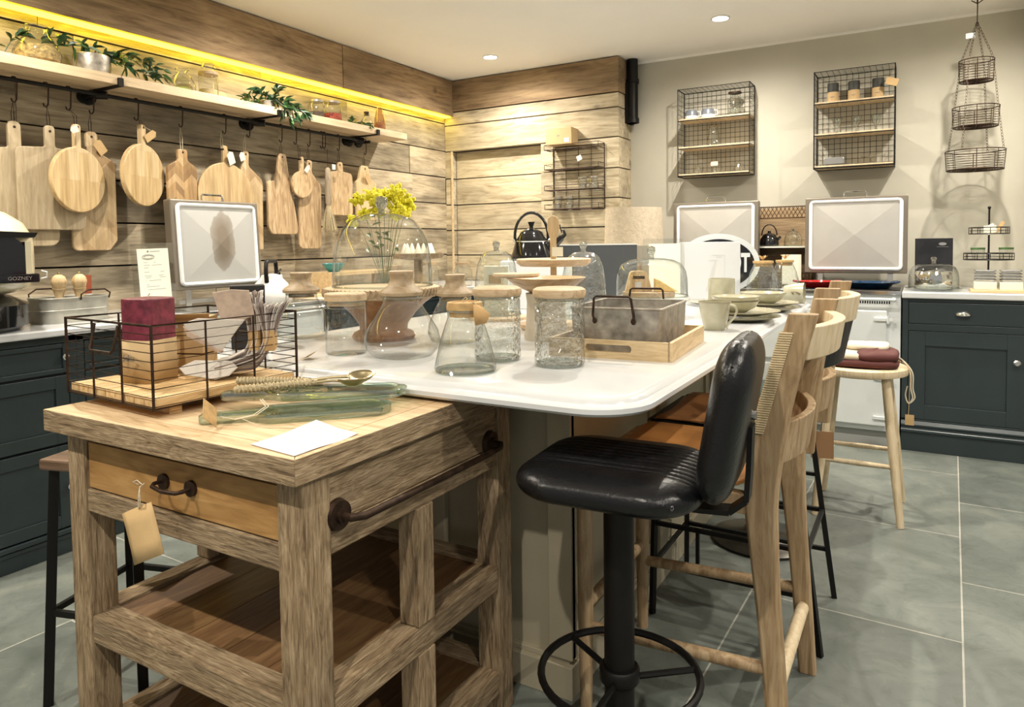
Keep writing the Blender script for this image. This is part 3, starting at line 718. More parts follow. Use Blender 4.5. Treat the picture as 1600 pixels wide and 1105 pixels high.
# ---- cream pizza oven on the left worktop
ov = thing('pizza_oven', 'cream domed pizza oven with black mouth and knob on the left worktop', 'pizza oven', (-3.15, 1.235, .905), -math.radians(20))
def dome(prof, n=36, sx=1, sy=1): return G().lathe(prof, n=n).xf(Matrix.Diagonal((sx, sy, 1, 1)))
dome([(.0,.145),(.19,.145),(.235,.165),(.255,.20),(.258,.225),(.0,.225)], sx=1.0, sy=1.0).build('lower_shell', MT['cream'], ov)
dome([(.258,.225),(.258,.34),(.25,.37),(.225,.415),(.17,.455),(.10,.475),(.0,.48)]).build('dome', MT['cream'], ov)
dome([(.0,0),(.20,0),(.235,.02),(.235,.10),(.20,.12),(.15,.145),(.0,.145)]).build('base', MT['blackenamel'], ov)
# mouth: dark arched opening with cream surround, facing the room
g = G(); g.prism(rpoly([(-.20,.222,0),(.205,.222,0),(.205,.33,.05),(.16,.365,.03),(-.16,.365,.03),(-.20,.33,.05)]), 'x', .10, .262); g.build('mouth', MT['blackenamel'], ov, smooth=False)
for a_, b_ in ((.205,.222),(-.222,-.2)): G().box(.10, .268, a_, b_, .222, .34).build('mouth_jamb', MT['cream'], ov, smooth=False)
g = G(); g.prism([(-.235,.355),(.235,.355),(.245,.372),(.0,.385),(-.245,.372)], 'x', .09, .275); g.build('hood_rim', MT['blackmetal'], ov, smooth=False)
lip = G().box(.10, .278, -.245, .245, .19, .222).build('mouth_lip', MT['blackenamel'], ov, smooth=False, bevel=.004)
text_obj('lettering', 'GOZNEY', .018, MT['steel'], lip, (.2785, .185, .206), (PI/2, 0, PI/2))
kn = G().cyl((.228, .10, .065), (.262, .10, .065), .028, .024, n=24).build('knob', MT['blackmetal'], ov)
G().tube([(.263,.085,.085),(.268,.082,.065),(.263,.09,.045)], .003).build('knob_mark', MT['steel'], kn)
G().tube([(.2,.255,.2),(.2,.275,.205),(.2,.275,.225),(.2,.258,.23)], .004).build('side_clip', MT['ceramicw'], ov)
G().tube([(-.1,-.05,.47),(0,.0,.487),(.09,.06,.462),(.13,.10,.44)], .0025).build('straw', MT['jute'], ov)

# ---- zinc caddy with two pepper mills
cd = thing('zinc_caddy', 'oblong weathered zinc caddy with wire handles beside the pizza oven', 'caddy', (-3.16, 1.665, .905))
ol = rpoly([(-.09,-.14,.05),(.07,-.14,.07),(.07,.14,.07),(-.09,.14,.05)], 6)
g = G(); g.loft([[(x,y,0) for x,y in ol],[(x*1.03,y*1.03,.105) for x,y in ol],[(x*1.0,y*1.0,.105) for x,y in ol],[(x*.97,y*.97,.006) for x,y in ol]], True, True); g.build('tub', MT['zincpale'], cd)
g = G(); g.tube([(x*1.03,y*1.03,.105) for x,y in ol], .003, 6, closed=True).tube([(x*1.035,y*1.035,.055) for x,y in ol], .0015, 5, closed=True); g.build('rolled_edge', MT['zincpale'], cd)
for pts in ([(.075,.0,.095),(.078,.0,.118),(.078,.03,.135),(.078,.10,.135),(.075,.125,.118),(.072,.12,.095)], [(-.095,-.12,.095),(-.10,-.12,.12),(-.10,-.09,.14),(-.10,-.03,.14),(-.10,.0,.12),(-.095,.0,.095)]):
    G().tube(pts, .0035).build('handle', MT['rustmetal'], cd)
mill = None
for i, (x, y, l) in enumerate(((-3.215, 1.645, 'turned pale wooden pepper mill in the zinc caddy, nearer the oven'), (-3.195, 1.72, 'turned pale wooden pepper mill in the zinc caddy, nearer the acrylic sign'))):
    if mill is None:
        mill = thing('pepper_mill', l, 'pepper mill', (x, y, .913), group='wooden pepper mills')
        G().lathe([(.0,0),(.03,0),(.031,.03),(.022,.07),(.017,.10),(.024,.125),(.026,.13),(.026,.134),(.0,.134)], n=24).build('body', MT['oak'], mill)
        G().lathe([(.0,.136),(.024,.136),(.029,.155),(.030,.165),(.024,.182),(.012,.192),(.0,.193)], n=24).build('head', MT['oak'], mill)
        G().sph((0,0,.198), .006).build('finial', MT['brass'], mill)
    else: copy_tree(mill, (x, y, .913), .4, l)
t = thing('spice_tin', 'slim red-brown tin standing behind the zinc caddy', 'tin', (-3.29, 1.80, .9055))
G().prism(rpoly([(-.012,-.02,.004),(.012,-.02,.004),(.012,.02,.004),(-.012,.02,.004)]), 'z', 0, .19).build('body', plain('red_brown_tin', (.30,.07,.03), .5), t)

# ---- acrylic sign holder
t = thing('sign_holder', 'clear acrylic holder with a pale price sheet standing beside the pizza caddy', 'sign', (-3.10, 2.02, .913), 0)
m4 = Matrix.Rotation(-.06, 4, 'Y') @ Matrix.Rotation(0.02, 4, 'X')
G().box(-.002,.002,-.105,.105,.03,.325).xf(m4).build('acrylic_panel', MT['acrylic'], t, smooth=False)
G().box(-.06,.06,-.105,.105,0,.004).box(-.006,.006,-.105,.105,.004,.03).build('foot', MT['acrylic'], t, smooth=False)
sheet = G().box(.0026,.0034,-.078,.078,.065,.30).xf(m4).build('price_sheet', MT['cardw'], t, smooth=False)
g = G(); rnd = random.Random(9)
for z, segs in ((.235,[(-.05,-.03),(.0,.01)]),(.222,[(-.05,-.02),(-.01,.04)]),(.210,[(-.05,-.028)]),(.19,[(-.05,-.025),(.03,.05)]),(.172,[(-.05,-.015),(.02,.045)]),(.164,[(-.045,-.02),(.025,.055)]),(.150,[(-.045,-.04),(-.03,.03)]),(.13,[(-.045,-.03)]),(.122,[(-.045,.02)]),(.108,[(-.04,.05)])):
    for a, b in segs: g.box(.0035,.0038,a,b,z,z+.0022)
g.xf(m4).build('printed_lines', MT['inkfaint'], sheet, smooth=False)
g = G().tube([(.0040,-.025+.03*math.cos(a),.262+.011*math.sin(a)) for a in [2*PI*k/24 for k in range(24)]], .001, 4, closed=True).tube([(.0040,-.025+.022*math.cos(a),.262+.007*math.sin(a)) for a in [2*PI*k/24 for k in range(24)]], .0006, 4, closed=True)
g.cyl((.0036,-.025,.287),(.0040,-.025,.287),.005,n=10).box(.0035,.0039,-.015,.035,.2855,.288)
g.xf(m4).build('oval_logo', MT['ink'], sheet)
print('p2 ok')
# ================================================================ reclaimed wood trolley
tr = thing('butcher_trolley', 'rustic reclaimed wood kitchen trolley with drawer, slatted shelves and iron towel rail', 'trolley', (-1.295, 1.20, 0))
X0, X1, Y0, Y1 = -.36, .38, -.35, .36          # leg outer faces, local
def tl(g, nm, m, **k): return g.build(nm, m, tr, smooth=False, **k)
# top: planks with a mitred edge
g = G()
tx0, tx1, ty0, ty1, e = -.395, .395, -.38, .38, .05
for pl in ([(tx0,ty0),(tx1,ty0),(tx1-e,ty0+e),(tx0+e,ty0+e)], [(tx1,ty0),(tx1,ty1),(tx1-e,ty1-e),(tx1-e,ty0+e)],
           [(tx1,ty1),(tx0,ty1),(tx0+e,ty1-e),(tx1-e,ty1-e)], [(tx0,ty1),(tx0,ty0),(tx0+e,ty0+e),(tx0+e,ty1-e)]):
    g.prism(pl, 'z', .812, .8595)
o = tl(g, 'top_edging', [MT['troll_x'], MT['troll_y'], MT['troll_top']], bevel=.0015)
for p in o.data.polygons:
    p.material_index = 2 if p.normal.z > .9 else (1 if abs(p.normal.x) > .9 else 0)
g = G()
ys = [ty0+e, -.18, -.03, .12, .24, ty1-e]
for a, b in zip(ys, ys[1:]): g.box(tx0+e, tx1-e, a, b-.0006, .815, .860)
tl(g, 'top_boards', MT['troll_top'])
L = .066
def leg(x, y):
    g = G(); rnd = random.Random(int(x*100+y*10))
    tl(G().box(x, x+L, y, y+L, 0, .812), 'leg', MT['troll_z'], bevel=.004)
for x, y in ((X0, Y0), (X1-L, Y0), (X0, Y1-L), (X1-L, Y1-L)): leg(x, y)
# aprons
tl(G().box(X0+L, X1-L, Y0+.004, Y0+.03, .635, .686), 'front_apron', MT['troll_x'], bevel=.003)
tl(G().box(X0+L, X1-L, Y0+.01, Y0+.03, .792, .812), 'front_top_rail', MT['troll_x'])
tl(G().box(X1-.028, X1-.004, Y0+L, Y1-L, .655, .705).box(X1-.026, X1-.006, Y0+L, Y1-L, .707, .812), 'side_apron', MT['troll_y'], bevel=.002)
tl(G().box(X0+.004, X0+.03, Y0+L, Y1-L, .655, .812), 'side_apron', MT['troll_y'], bevel=.002)
tl(G().box(X0+L, X1-L, Y1-.03, Y1-.004, .655, .812), 'back_apron', MT['troll_x'], bevel=.002)
# drawer
d0, d1 = X0+L+.004, X1-L-.004
g = G().box(d0, d1, Y0+.008, Y0+.028, .689, .790).box(d0+.01, d1-.01, Y0+.028, Y1-.1, .693, .70).box(d0+.01, d0+.02, Y0+.028, Y1-.1, .70, .78).box(d1-.02, d1-.01, Y0+.028, Y1-.1, .70, .78)
dr = tl(g, 'drawer', MT['drawer'], bevel=.0015)
pz, pxc = .745, .025
pl = [(pxc-.043, Y0+.010, pz+.003), (pxc-.043, Y0-.016, pz+.003), (pxc-.037, Y0-.024, pz+.001), (pxc, Y0-.028, pz-.002), (pxc+.037, Y0-.024, pz-.001), (pxc+.043, Y0-.016, pz), (pxc+.043, Y0+.010, pz)]
g = G().tube(pl, .0042, 8)
for s in (-1, 1): g.cyl((pxc+s*.043, Y0+.008, pz+.001), (pxc+s*.043, Y0+.001, pz+.001), .016, n=18)
g.build('drawer_pull', MT['rustmetal'], dr)
# shelves
for zt, nm in ((.398, 'middle_shelf'), (.125, 'lower_shelf')):
    h = .062
    tl(G().box(X0+L, X1-L, Y0+.004, Y0+L-.003, zt-h, zt), nm+'_front_rail', MT['troll_x'], bevel=.004)
    tl(G().box(X0+L, X1-L, Y1-L+.003, Y1-.004, zt-h, zt), nm+'_back_rail', MT['troll_x'], bevel=.004)
    tl(G().box(X1-L+.004, X1-.003, Y0+L, Y1-L, zt-h, zt-.002), nm+'_side_rail', MT['troll_y'], bevel=.003)
    tl(G().box(X0+.003, X0+L-.004, Y0+L, Y1-L, zt-h, zt-.002), nm+'_side_rail', MT['troll_y'], bevel=.003)
    g = G(); k = 5; a0, a1 = X0+L-.004, X1-L+.004
    for i in range(k): g.box(a0+(a1-a0)*i/k+.001, a0+(a1-a0)*(i+1)/k-.001, Y0+L-.003, Y1-L+.003, zt-.030, zt-.010)
    tl(g, nm+'_boards', wood('trolley_shelf_wood', (.09,.042,.014), (.15,.075,.027), (.21,.12,.048), 'y', 1.6, .6, .15, island=.1))
# middle posts on the right side and left side
for x in (X1-.052, X0+.0):
    for z0, z1 in ((.398, .655), (.125, .336)):
        tl(G().box(x, x+.052, -.035, .022, z0, z1), 'middle_post', MT['troll_z'], bevel=.002)
# towel rail
rz_, rx = .724, X1+.042
g = G().tube([(X1-.004, -.265, rz_), (rx-.012, -.265, rz_), (rx, -.24, rz_-.002), (rx+.002, -.15, rz_-.002), (rx+.002, .18, rz_-.002), (rx, .24, rz_), (rx-.012, .262, rz_), (X1-.004, .262, rz_)], .0075, 10)
for y in (-.265, .262): g.cyl((X1-.006, y, rz_), (X1+.006, y, rz_), .030, .027, n=24).cyl((X1+.006, y, rz_), (X1+.014, y, rz_), .013, n=14)
g.build('towel_rail', MT['rustmetal'], tr)
# big tag on the pull
t = thing('price_tag', 'large blank kraft tag tied with string to the trolley drawer pull', 'tag', (-1.315, .814, .745))
m4 = Matrix.Translation((.012, -.012, -.083)) @ Matrix.Rotation(-.42, 4, 'Y') @ Matrix.Rotation(.25, 4, 'Z') @ Matrix.Rotation(-.06, 4, 'X')
rows = []
g = G()
for i in range(7):
    f = i/6; x = -.038+.076*f; b = .006*math.sin(f*PI)
    rows.append([(x, -b, -.052), (x, -b+.0006, -.02), (x, -b, .02), (x, -b-.001, .05)])
g.loft(rows, False, False).xf(m4).build('card', MT['tag'], t, solid=.0008)
for off in (0, .003):
    G().tube([(-.0, .002, .009), (.004, -.010, .006), (.006+off, -.014, -.006), (.006+off*2, -.015, -.022), (.004, -.014, -.036)], .0011, 5).build('string', MT['twine'], t)
G().tube([(-.006,-.006,.008),(-.014,-.012,.014),(-.004,-.010,.018),(.006,-.008,.012),(.014,-.010,.012),(.004,-.010,.004)], .0011, 5).build('bow', MT['twine'], t)

# ================================================================ things on the trolley (top z .860)
BR = math.radians(-4)
bk = thing('wire_basket', 'square dark wire basket with a slatted wooden base on the trolley', 'basket', (-1.536, 1.067, .8605), BR)
hw = .182; hx = .185
g = G()
for i in range(9): g.box(-hw+.004, hw-.004, -hx+.004+i*(2*hx-.008)/9+.0015, -hx+.004+(i+1)*(2*hx-.008)/9-.0015, .022, .042)
g.xf(Matrix.Rotation(PI/2, 4, 'Z')).build('slatted_base', MT['slat'], bk, smooth=False, bevel=.0015)
for s in (-1, 1): G().box(-.16, .16, s*.12-.014, s*.12+.014, 0, .022).build('foot_batten', MT['slat'], bk, smooth=False)
g = G()
sq = [(-hx,-hw),(hx,-hw),(hx,hw),(-hx,hw)]
for k in range(9):
    z = .026+.0188*k
    g.tube([(x, y, z) for x, y in sq], .0011, 5, closed=True)
g.build('fine_wires', MT['rustmetal'], bk)
g = G()
g.tube([(x, y, .195) for x, y in sq], .0028, 6, closed=True).tube([(x, y, .021) for x, y in sq], .0022, 6, closed=True)
for x, y in sq: g.cyl((x, y, .018), (x, y, .197), .0034, n=6)
for f in (-.333, .333):
    for x, y in ((f*hx, -hw), (f*hx, hw), (hx, f*hw), (-hx, f*hw)): g.cyl((x, y, .020), (x, y, .195), .0026, n=6)
g.build('frame_wires', MT['rustmetal'], bk)
for y in (-hw-.004, hw+.004):
    g = G().tube([(-.04, y, .19), (-.04, y-.004, .17), (-.04, y-.012, .138), (-.035, y-.014, .132), (.055, y-.014, .132), (.06, y-.012, .138), (.06, y-.004, .17), (.06, y, .19)], .003, 6)
    g.build('drop_handle', MT['rustmetal'], bk)
BZ = .8605+.0425
cn = thing('pillar_candle', 'square maroon pillar candle in a kraft wrap inside the wire basket', 'candle', (-1.578, 1.005, BZ), math.radians(12))
ol = rpoly([(-.045,-.045,.02),(.045,-.045,.02),(.045,.045,.02),(-.045,.045,.02)], 5)
G().prism(ol, 'z', .0, .196).build('wax', MT['candle'], cn, smooth=False, bevel=.003)
wr = G().loft([[(x*1.025, y*1.025, .0) for x, y in ol], [(x*1.025, y*1.025, .10) for x, y in ol]], True, False).build('kraft_wrap', MT['card'], cn, solid=.0012)
text_obj('lettering', 'deku', .020, MT['ink'], wr, (-.018, -.0472, .058), (PI/2, 0, 0))
G().tube([(0,0,.195),(.001,0,.201),(.004,.002,.206)], .0014).build('wick', MT['twine'], cn)
for i, (x, y, z, a, s, lb) in enumerate(((-1.612, 1.135, 0, .5, 1.0, 'lowest'), (-1.606, 1.137, .048, .35, .96, 'middle'), (-1.607, 1.138, .094, .62, 1.0, 'topmost'))):
    t = thing('kraft_box', f'small folded kraft box behind the maroon candle, {lb} of the stack', 'box', (x, y, BZ+z), a, 'kraft boxes in the wire basket')
    w_, d_, h_ = .055*s, .035*s, .0445
    G().box(-w_, w_, -d_, d_, 0, h_).build('box', MT['card'], t, smooth=False, bevel=.002)
    G().box(-w_+.012, -w_+.034, -d_-.0006, -d_, .018, .032).build('white_label', MT['white'], t, smooth=False)
    if i == 2: G().quad((-w_,-d_,h_), (w_,-d_,h_), (w_+.01,-d_-.03,h_+.012), (-w_+.01,-d_-.035,h_+.01)).quad((w_,-d_,h_),(w_,d_,h_),(w_+.03,d_+.005,h_+.012),(w_+.028,-d_,h_+.01)).build('open_flap', MT['card'], t, smooth=False, solid=.0015)
# ---- striped napkins, folded in bundles
def napkin_mat():
    m, nt, b = newmat('striped_napkin_cloth')
    tc = N(nt, 'ShaderNodeTexCoord'); sp = N(nt, 'ShaderNodeSeparateXYZ'); nt.links.new(tc.outputs['UV'], sp.inputs[0])
    f = math_n(nt, 'FRACT', math_n(nt, 'MULTIPLY', sp.outputs[1], 9))
    f2 = math_n(nt, 'FRACT', math_n(nt, 'MULTIPLY', sp.outputs[1], 31))
    mx = math_n(nt, 'ADD', math_n(nt, 'MULTIPLY', f, .7), math_n(nt, 'MULTIPLY', f2, .3))
    col = ramp(nt, mx, [(.0, (.55,.50,.44)), (.35, (.66,.62,.57)), (.52, (.16,.10,.085)), (.66, (.60,.55,.50)), (.82, (.22,.15,.13)), (1, (.55,.50,.45))])
    nt.links.new(col, b.inputs['Base Color']); b.inputs['Roughness'].default_value = .85
    return m
NAP = napkin_mat()
NAPT = plain('tan_striped_napkin', (.47,.36,.28), .85, noise=.15, nscale=60)
NAPW = plain('white_napkin_cloth', (.60,.56,.50), .85, bump=.2, bscale=250)
def ribbon(path, normals, wdir, w, bm_uv, vv):
    bm, uv = bm_uv
    prev = None; L = len(path)
    for i, p in enumerate(path):
        a = bm.verts.new(p - wdir*w/2); c = bm.verts.new(p + wdir*w/2)
        if prev:
            f = bm.faces.new([prev[0], prev[1], c, a]); f.smooth = True
            vs = (vv, vv+.15, vv+.15, vv)
            for lp, q in zip(f.loops, ((i-1)/L, (i-1)/L, i/L, i/L)): lp[uv].uv = (q, vv + random.random()*0)
        prev = (a, c)
def napkin_bundle(label, base, rz, n, tail, lean, seed, top=.155, spread=.07, w=.085):
    """base: band position on the basket floor; r: tail runs along local -x"""
    rnd = random.Random(seed)
    t = thing('napkin_bundle', label, 'napkins', base, rz, 'striped napkin bundles in the wire basket')
    bm = bmesh.new(); uv = bm.loops.layers.uv.new('uv')
    for i in range(n):
        f = (i/(n-1)-.5)
        P = []
        tl_ = tail*(1+.12*rnd.uniform(-1,1)); h0 = .004+.030*(.5-f)
        P.append(Vector((-tl_, f*.03+rnd.uniform(-.004,.004), h0*.9+.002)))
        P.append(Vector((-tl_*.6, f*.02, h0+.010)))
        P.append(Vector((-tl_*.25-.0, f*.01, h0+.022-f*.01)))
        P.append(Vector((-.012+f*.022, 0, .062)))
        P.append(Vector((f*.024, 0, .095)))
        P.append(Vector((lean*.4+f*spread*.6, 0, top*.82)))
        P.append(Vector((lean+f*spread+rnd.uniform(-.002,.002), 0, top+rnd.uniform(-.01,.008))))
        sm = []
        for k in range(len(P)-1):
            p0, p1, p2, p3 = P[max(k-1,0)], P[k], P[k+1], P[min(k+2, len(P)-1)]
            for s in range(5):
                u = s/5
                sm.append(.5*((2*p1)+(p2-p0)*u+(2*p0-5*p1+4*p2-p3)*u*u+(3*p1-p0-3*p2+p3)*u**3))
        sm.append(P[-1])
        ribbon(sm, None, Vector((0,1,0)), w*(1+.1*rnd.uniform(-1,1)), (bm, uv), i*.37)
    me = bpy.data.meshes.new('folded_cloth'); bm.to_mesh(me); bm.free(); me.materials.append(NAP)
    o = bpy.data.objects.new('folded_cloth', me); COL.objects.link(o); o.parent = t
    md = o.modifiers.new('s', 'SOLIDIFY'); md.thickness = .0018
    G().box(-.0135, .0135, -w/2-.003, w/2+.003, .062, .112).build('kraft_band', MT['kraft'], t, smooth=False, bevel=.002)
    return t
vr = math.radians(44)
nb1 = napkin_bundle('striped napkin bundle with kraft band and a tan flap, nearer the candle', (-1.408, 1.172, BZ), vr, 17, .10, -.010, 5, top=.198, spread=.058, w=.07)
def flap(poly, y, tilt, nm, m, par):
    G().prism(poly, 'y', -.0022, .0022).xf(Matrix.Translation((0, y, 0)) @ Matrix.Rotation(tilt, 4, 'X')).build(nm, m, par, smooth=False, bevel=.0015)
flap([(-.088,.208),(-.045,.214),(-.006,.211),(.004,.150),(-.03,.138),(-.070,.140)], -.046, .06, 'tan_flap', NAPT, nb1)
flap([(-.150,.140),(-.118,.150),(-.015,.143),(-.030,.125),(-.068,.072),(-.082,.076),(-.140,.112)], -.056, .10, 'white_corner', NAPW, nb1)
flap([(-.150,.134),(-.142,.108),(-.080,.070),(-.068,.066),(-.064,.072),(-.082,.080)], -.0615, .10, 'corner_underside', NAPT, nb1)
nb2 = napkin_bundle('striped napkin bundle fanned out at the basket corner by the worktop', (-1.378, 1.190, BZ), vr, 22, .13, .008, 8, top=.175, spread=.085, w=.075)
flap([(-.200,.036),(-.165,.052),(-.085,.046),(-.070,.030),(-.090,.010),(-.120,.004),(-.185,.018)], -.060, -.35, 'white_corner', NAPW, nb2)

# ---- green glass boards, spoons, paper
def glass_board(label, tip, end, w, z, seed, th=.019):
    tip, end = Vector((*tip, 0)), Vector((*end, 0))
    L_ = (end-tip).length; a = math.atan2((end-tip).y, (end-tip).x)
    t = thing('glass_serving_board', label, 'glass board', (tip.x, tip.y, z), a, 'flattened glass serving boards')
    ol = rpoly([(0,-.016,.012),(.10,-.018,.02),(.135,-w/2,.02),(L_-.02,-w/2,.03),(L_,-w/2+.03,.02),(L_,w/2-.03,.02),(L_-.02,w/2,.03),(.135,w/2,.02),(.10,.018,.02),(0,.016,.012)], 5)
    def R(s, zz): return [((x-L_/2)*s+L_/2, y*(s if s < 1 else s), zz) for x, y in ol]
    g = G().loft([R(.97, 0), R(1, .003), R(1, th-.003), R(.975, th), R(.90, th), R(.88, th-.004)], True, True)
    g.build('glass_slab', MT['glassgreen'], t)
    return t
glass_board('green flattened glass serving board lying nearest the paper sheet', (-1.255,.898), (-.985,1.17), .10, .8605, 1)
glass_board('green flattened glass serving board under the two brass spoons', (-1.325,1.005), (-1.0,1.245), .085, .8805, 2)
t = thing('board_tag', 'small kraft tag on pale string propped on the glass board necks', 'tag', (-1.21, .905, .876))
G().box(-.022,.022,-.0006,.0006,0,.045).xf(Matrix.Rotation(-.7, 4, 'Z') @ Matrix.Rotation(.75, 4, 'Y') @ Matrix.Rotation(.5, 4, 'X')).build('card', MT['cork'], t, smooth=False)
G().tube([(.01,0,.004),(.04,.01,.0),(.06,.04,.004),(.05,.08,.012),(.01,.10,.018)], .0012, 5).tube([(.012,0,.004),(.045,.01,.0),(.066,.042,.004),(.055,.083,.012),(.012,.104,.018)], .0012, 5).tube([(.05,.02,.0),(.1,.03,-.014),(.16,.06,-.0145)], .0009, 5).build('string', MT['twine'], t)
def spoon(label, p0, p1, p2, tilt, zb):
    """p0 handle end, p1 wrap end, p2 bowl tip"""
    p0, p1, p2 = Vector(p0), Vector(p1), Vector(p2)
    t = thing('serving_spoon', label, 'spoon', p0, 0, 'brass serving spoons on the glass boards')
    a, b, c = Vector((0,0,0)), p1-p0, p2-p0
    d = b.normalized()
    pts = []; rr = []
    n = 40
    G().tube([a, b+d*.01], .0065, 8).build('handle_core', MT['jute'], t)
    g = G(); u = d.orthogonal().normalized(); v = d.cross(u)
    for k in range(n*8+1):
        f = k/(n*8); an = 2*PI*f*n/2
        pts.append(a+(b-a)*f+(u*math.cos(an)+v*math.sin(an))*.0072)
    g.tube(pts, .0024, 5); g.build('cord_wrap', MT['jute'], t)
    bl = .062; bc = c - (c-b).normalized()*bl*.5
    G().tube([b, b.lerp(bc, .5)+Vector((0,0,.002)), bc-(c-b).normalized()*bl*.42], [.0035,.003,.004], 8).build('shaft', MT['brass'], t)
    dd = (c-b).normalized(); sd = Vector((-dd.y, dd.x, 0)).normalized()
    rings = []
    for k in range(1, 8):
        r = k/7
        rings.append([bc + Vector((0,0,.002)) + dd*bl*.52*r*math.cos(q) + sd*bl*.36*r*math.sin(q)+Vector((0,0,-.016*(1-r*r)+tilt*r*math.sin(q))) for q in [2*PI*j/24 for j in range(24)]])
    g = G().loft(rings, True, False); g._f([g.bm.verts.new(p) for p in rings[0]]); g.build('bowl', MT['brass'], t, solid=.0018)
    return t
spoon('brass serving spoon with cord-wrapped handle, nearer the worktop', (-1.328,1.050,.915), (-1.195,1.125,.913), (-1.085,1.235,.920), .006, 0)
spoon('brass serving spoon with cord-wrapped handle, nearer the viewer', (-1.262,.990,.912), (-1.165,1.120,.913), (-1.065,1.185,.918), -.004, 0)
# paper sheet, one corner lifted
t = thing('paper_sheet', 'white printed paper sheet lying at the near corner of the trolley top', 'paper', (-1.04, .84, .8606))
A_, B_, C_, D_ = Vector((0,.006,0)), Vector((.127,-.008,0)), Vector((.127,.15,0)), Vector((-.005,.172,0))
g = G(); rows = []
for i in range(9):
    row = []
    for j in range(9):
        u, v = i/8, j/8
        p = A_.lerp(B_, u).lerp(D_.lerp(C_, u), v)
        p = p+Vector((0,0,.0004+.012*max(0, (1-u)*v-.45)+.0025*math.sin(v*7)*v*u))
        row.append(p)
    rows.append(row)
g.loft(rows, False, False); sh_ = g.build('sheet', MT['white'], t, solid=.0004)
g = G()
for v, a, b in ((.30,.35,.75),(.38,.35,.6),(.52,.2,.8),(.60,.25,.7),(.70,.3,.85),(.78,.2,.6),(.86,.15,.8)):
    for q in range(5):
        u0 = a+(b-a)*q/5; u1 = u0+(b-a)/6.5
        P = lambda u, vv: A_.lerp(B_, u).lerp(D_.lerp(C_, u), vv)+Vector((0,0,.0007+.012*max(0, (1-u)*vv-.45)+.0025*math.sin(vv*7)*vv*u))
        g.quad(P(u0, v), P(u1, v), P(u1, v+.012), P(u0, v+.012))
g.build('printed_text', MT['inkfaint'], sh_, smooth=False)
print('p3 ok')
# ================================================================ island
WT = .905
def rrect(x0, x1, y0, y1, r, ins=0, n=8):
    r = max(r-ins, .004)
    x0 += ins; x1 -= ins; y0 += ins; y1 -= ins
    out = []
    for cx, cy, a in ((x1-r, y0+r, -PI/2), (x1-r, y1-r, 0), (x0+r, y1-r, PI/2), (x0+r, y0+r, PI)):
        out += [(cx+r*math.cos(a+PI/2*k/n), cy+r*math.sin(a+PI/2*k/n)) for k in range(n+1)]
    return out
g = G(); rings = []
for ins, z in ((.022,.866),(.006,.868),(.0,.874),(.0,.884),(.006,.889),(.016,.891),(.019,.896),(.028,.9035),(.034,.905)):
    rings.append([(x, y, z) for x, y in rrect(-1.90, -.472, 1.268, 3.95, .13, ins)])
g.loft(rings); o = g.build('island_worktop', MT['worktop'], ang=.5)
tag(o, 'long white island worktop with ogee edge and rounded corners, crowded with glassware', 'worktop')
isl = thing('island_cabinet', 'beige painted island cabinet with pilasters under the long white worktop', 'island', (-1.212, 2.75, 0))
G().box(-.40, .40, -1.08, 1.10, .09, .865).build('carcass', MT['islandpaint'], isl, smooth=False)
g = G().box(-.43, .43, -1.11, 1.13, 0, .09).box(-.415, .415, -1.095, 1.115, .09, .105)
g.build('plinth', MT['islandpaint'], isl, smooth=False, bevel=.002)
for i, y in enumerate((-1.10, -.37, .36, 1.05)):
    G().box(.40, .428, y, y+.07, .105, .862).build('pilaster', MT['islandpaint'], isl, smooth=False, bevel=.003)
for x in (-.42, -.05, .358): G().box(x, x+.07, -1.105, -1.08, .105, .862).build('pilaster', MT['islandpaint'], isl, smooth=False, bevel=.003)
for a, b in ((-1.03, -.37), (-.30, .36), (.43, 1.05)):
    g = G(); panel_front(g, 'y', a+.005, b-.005, .11, .86, .400, .014, .06, .010); g.build('side_panel', MT['islandpaint'], isl, smooth=False)
print('island ok')

def ring(t, name, r, z, rad=.0025, m='glassrim', n=32):
    return G().tube([(r*math.cos(2*PI*k/n), r*math.sin(2*PI*k/n), z) for k in range(n)], rad, 6, closed=True).build(name, MT[m] if isinstance(m, str) else m, t)
# ---- storage jars
t = jar('storage_jar', 'conical clear glass jar with cork lid and kraft tag at the worktop front', 'jar', (-.959,1.422,WT), .076,
        [(.001,.004),(.05,.003),(.070,.002),(.0765,.010),(.074,.022),(.060,.080),(.047,.120),(.0425,.130),(.0415,.136),(.0425,.150)],
        lid=[('cork_lid','cork',[(.0,.135),(.038,.135),(.0385,.151),(.044,.152),(.0445,.160),(.043,.170),(.036,.172),(.034,.168),(.0,.168)])])
ring(t, 'base_ring', .070, .005, .0045)
G().tube([(.0,-.012,.168),(.012,-.006,.178),(.0,.006,.182),(-.010,.0,.172)], .0012).tube([(.02,-.01,.171),(.04,-.02,.172),(.05,-.02,.165)], .0012).build('twine', MT['jute'], t)
G().loft([[(.044,-.028,.168),(.056,-.018,.165)],[(.048,-.034,.142),(.080,-.010,.145)],[(.050,-.030,.118),(.066,-.006,.122)]], False, False).build('kraft_tag', MT['kraft'], t, solid=.001)
def wavyjar(label, c, r, h):
    prof = [(.001,.003),(r*.9,.001),(r,.008)]
    for k in range(1, 11): prof.append((r*(.985+.02*math.sin(k*2.1)), .008+(h-.02)*k/10))
    prof += [(r*.96, h-.006), (r*.98, h)]
    t = jar('storage_jar', label, 'jar', c, r, prof, gm='glasswavy', n=36,
            lid=[('seal','jute',[(.0,h-.006),(r*.93,h-.006),(r*.93,h+.001),(.0,h+.001)]), ('wooden_lid','lidwood',[(.0,h+.001),(r*.98,h+.001),(r*1.05,h+.006),(r*1.07,h+.014),(r*1.04,h+.022),(r*.9,h+.027),(.0,h+.029)])])
    ring(t, 'base_ring', r*.9, .006, .004)
    return t
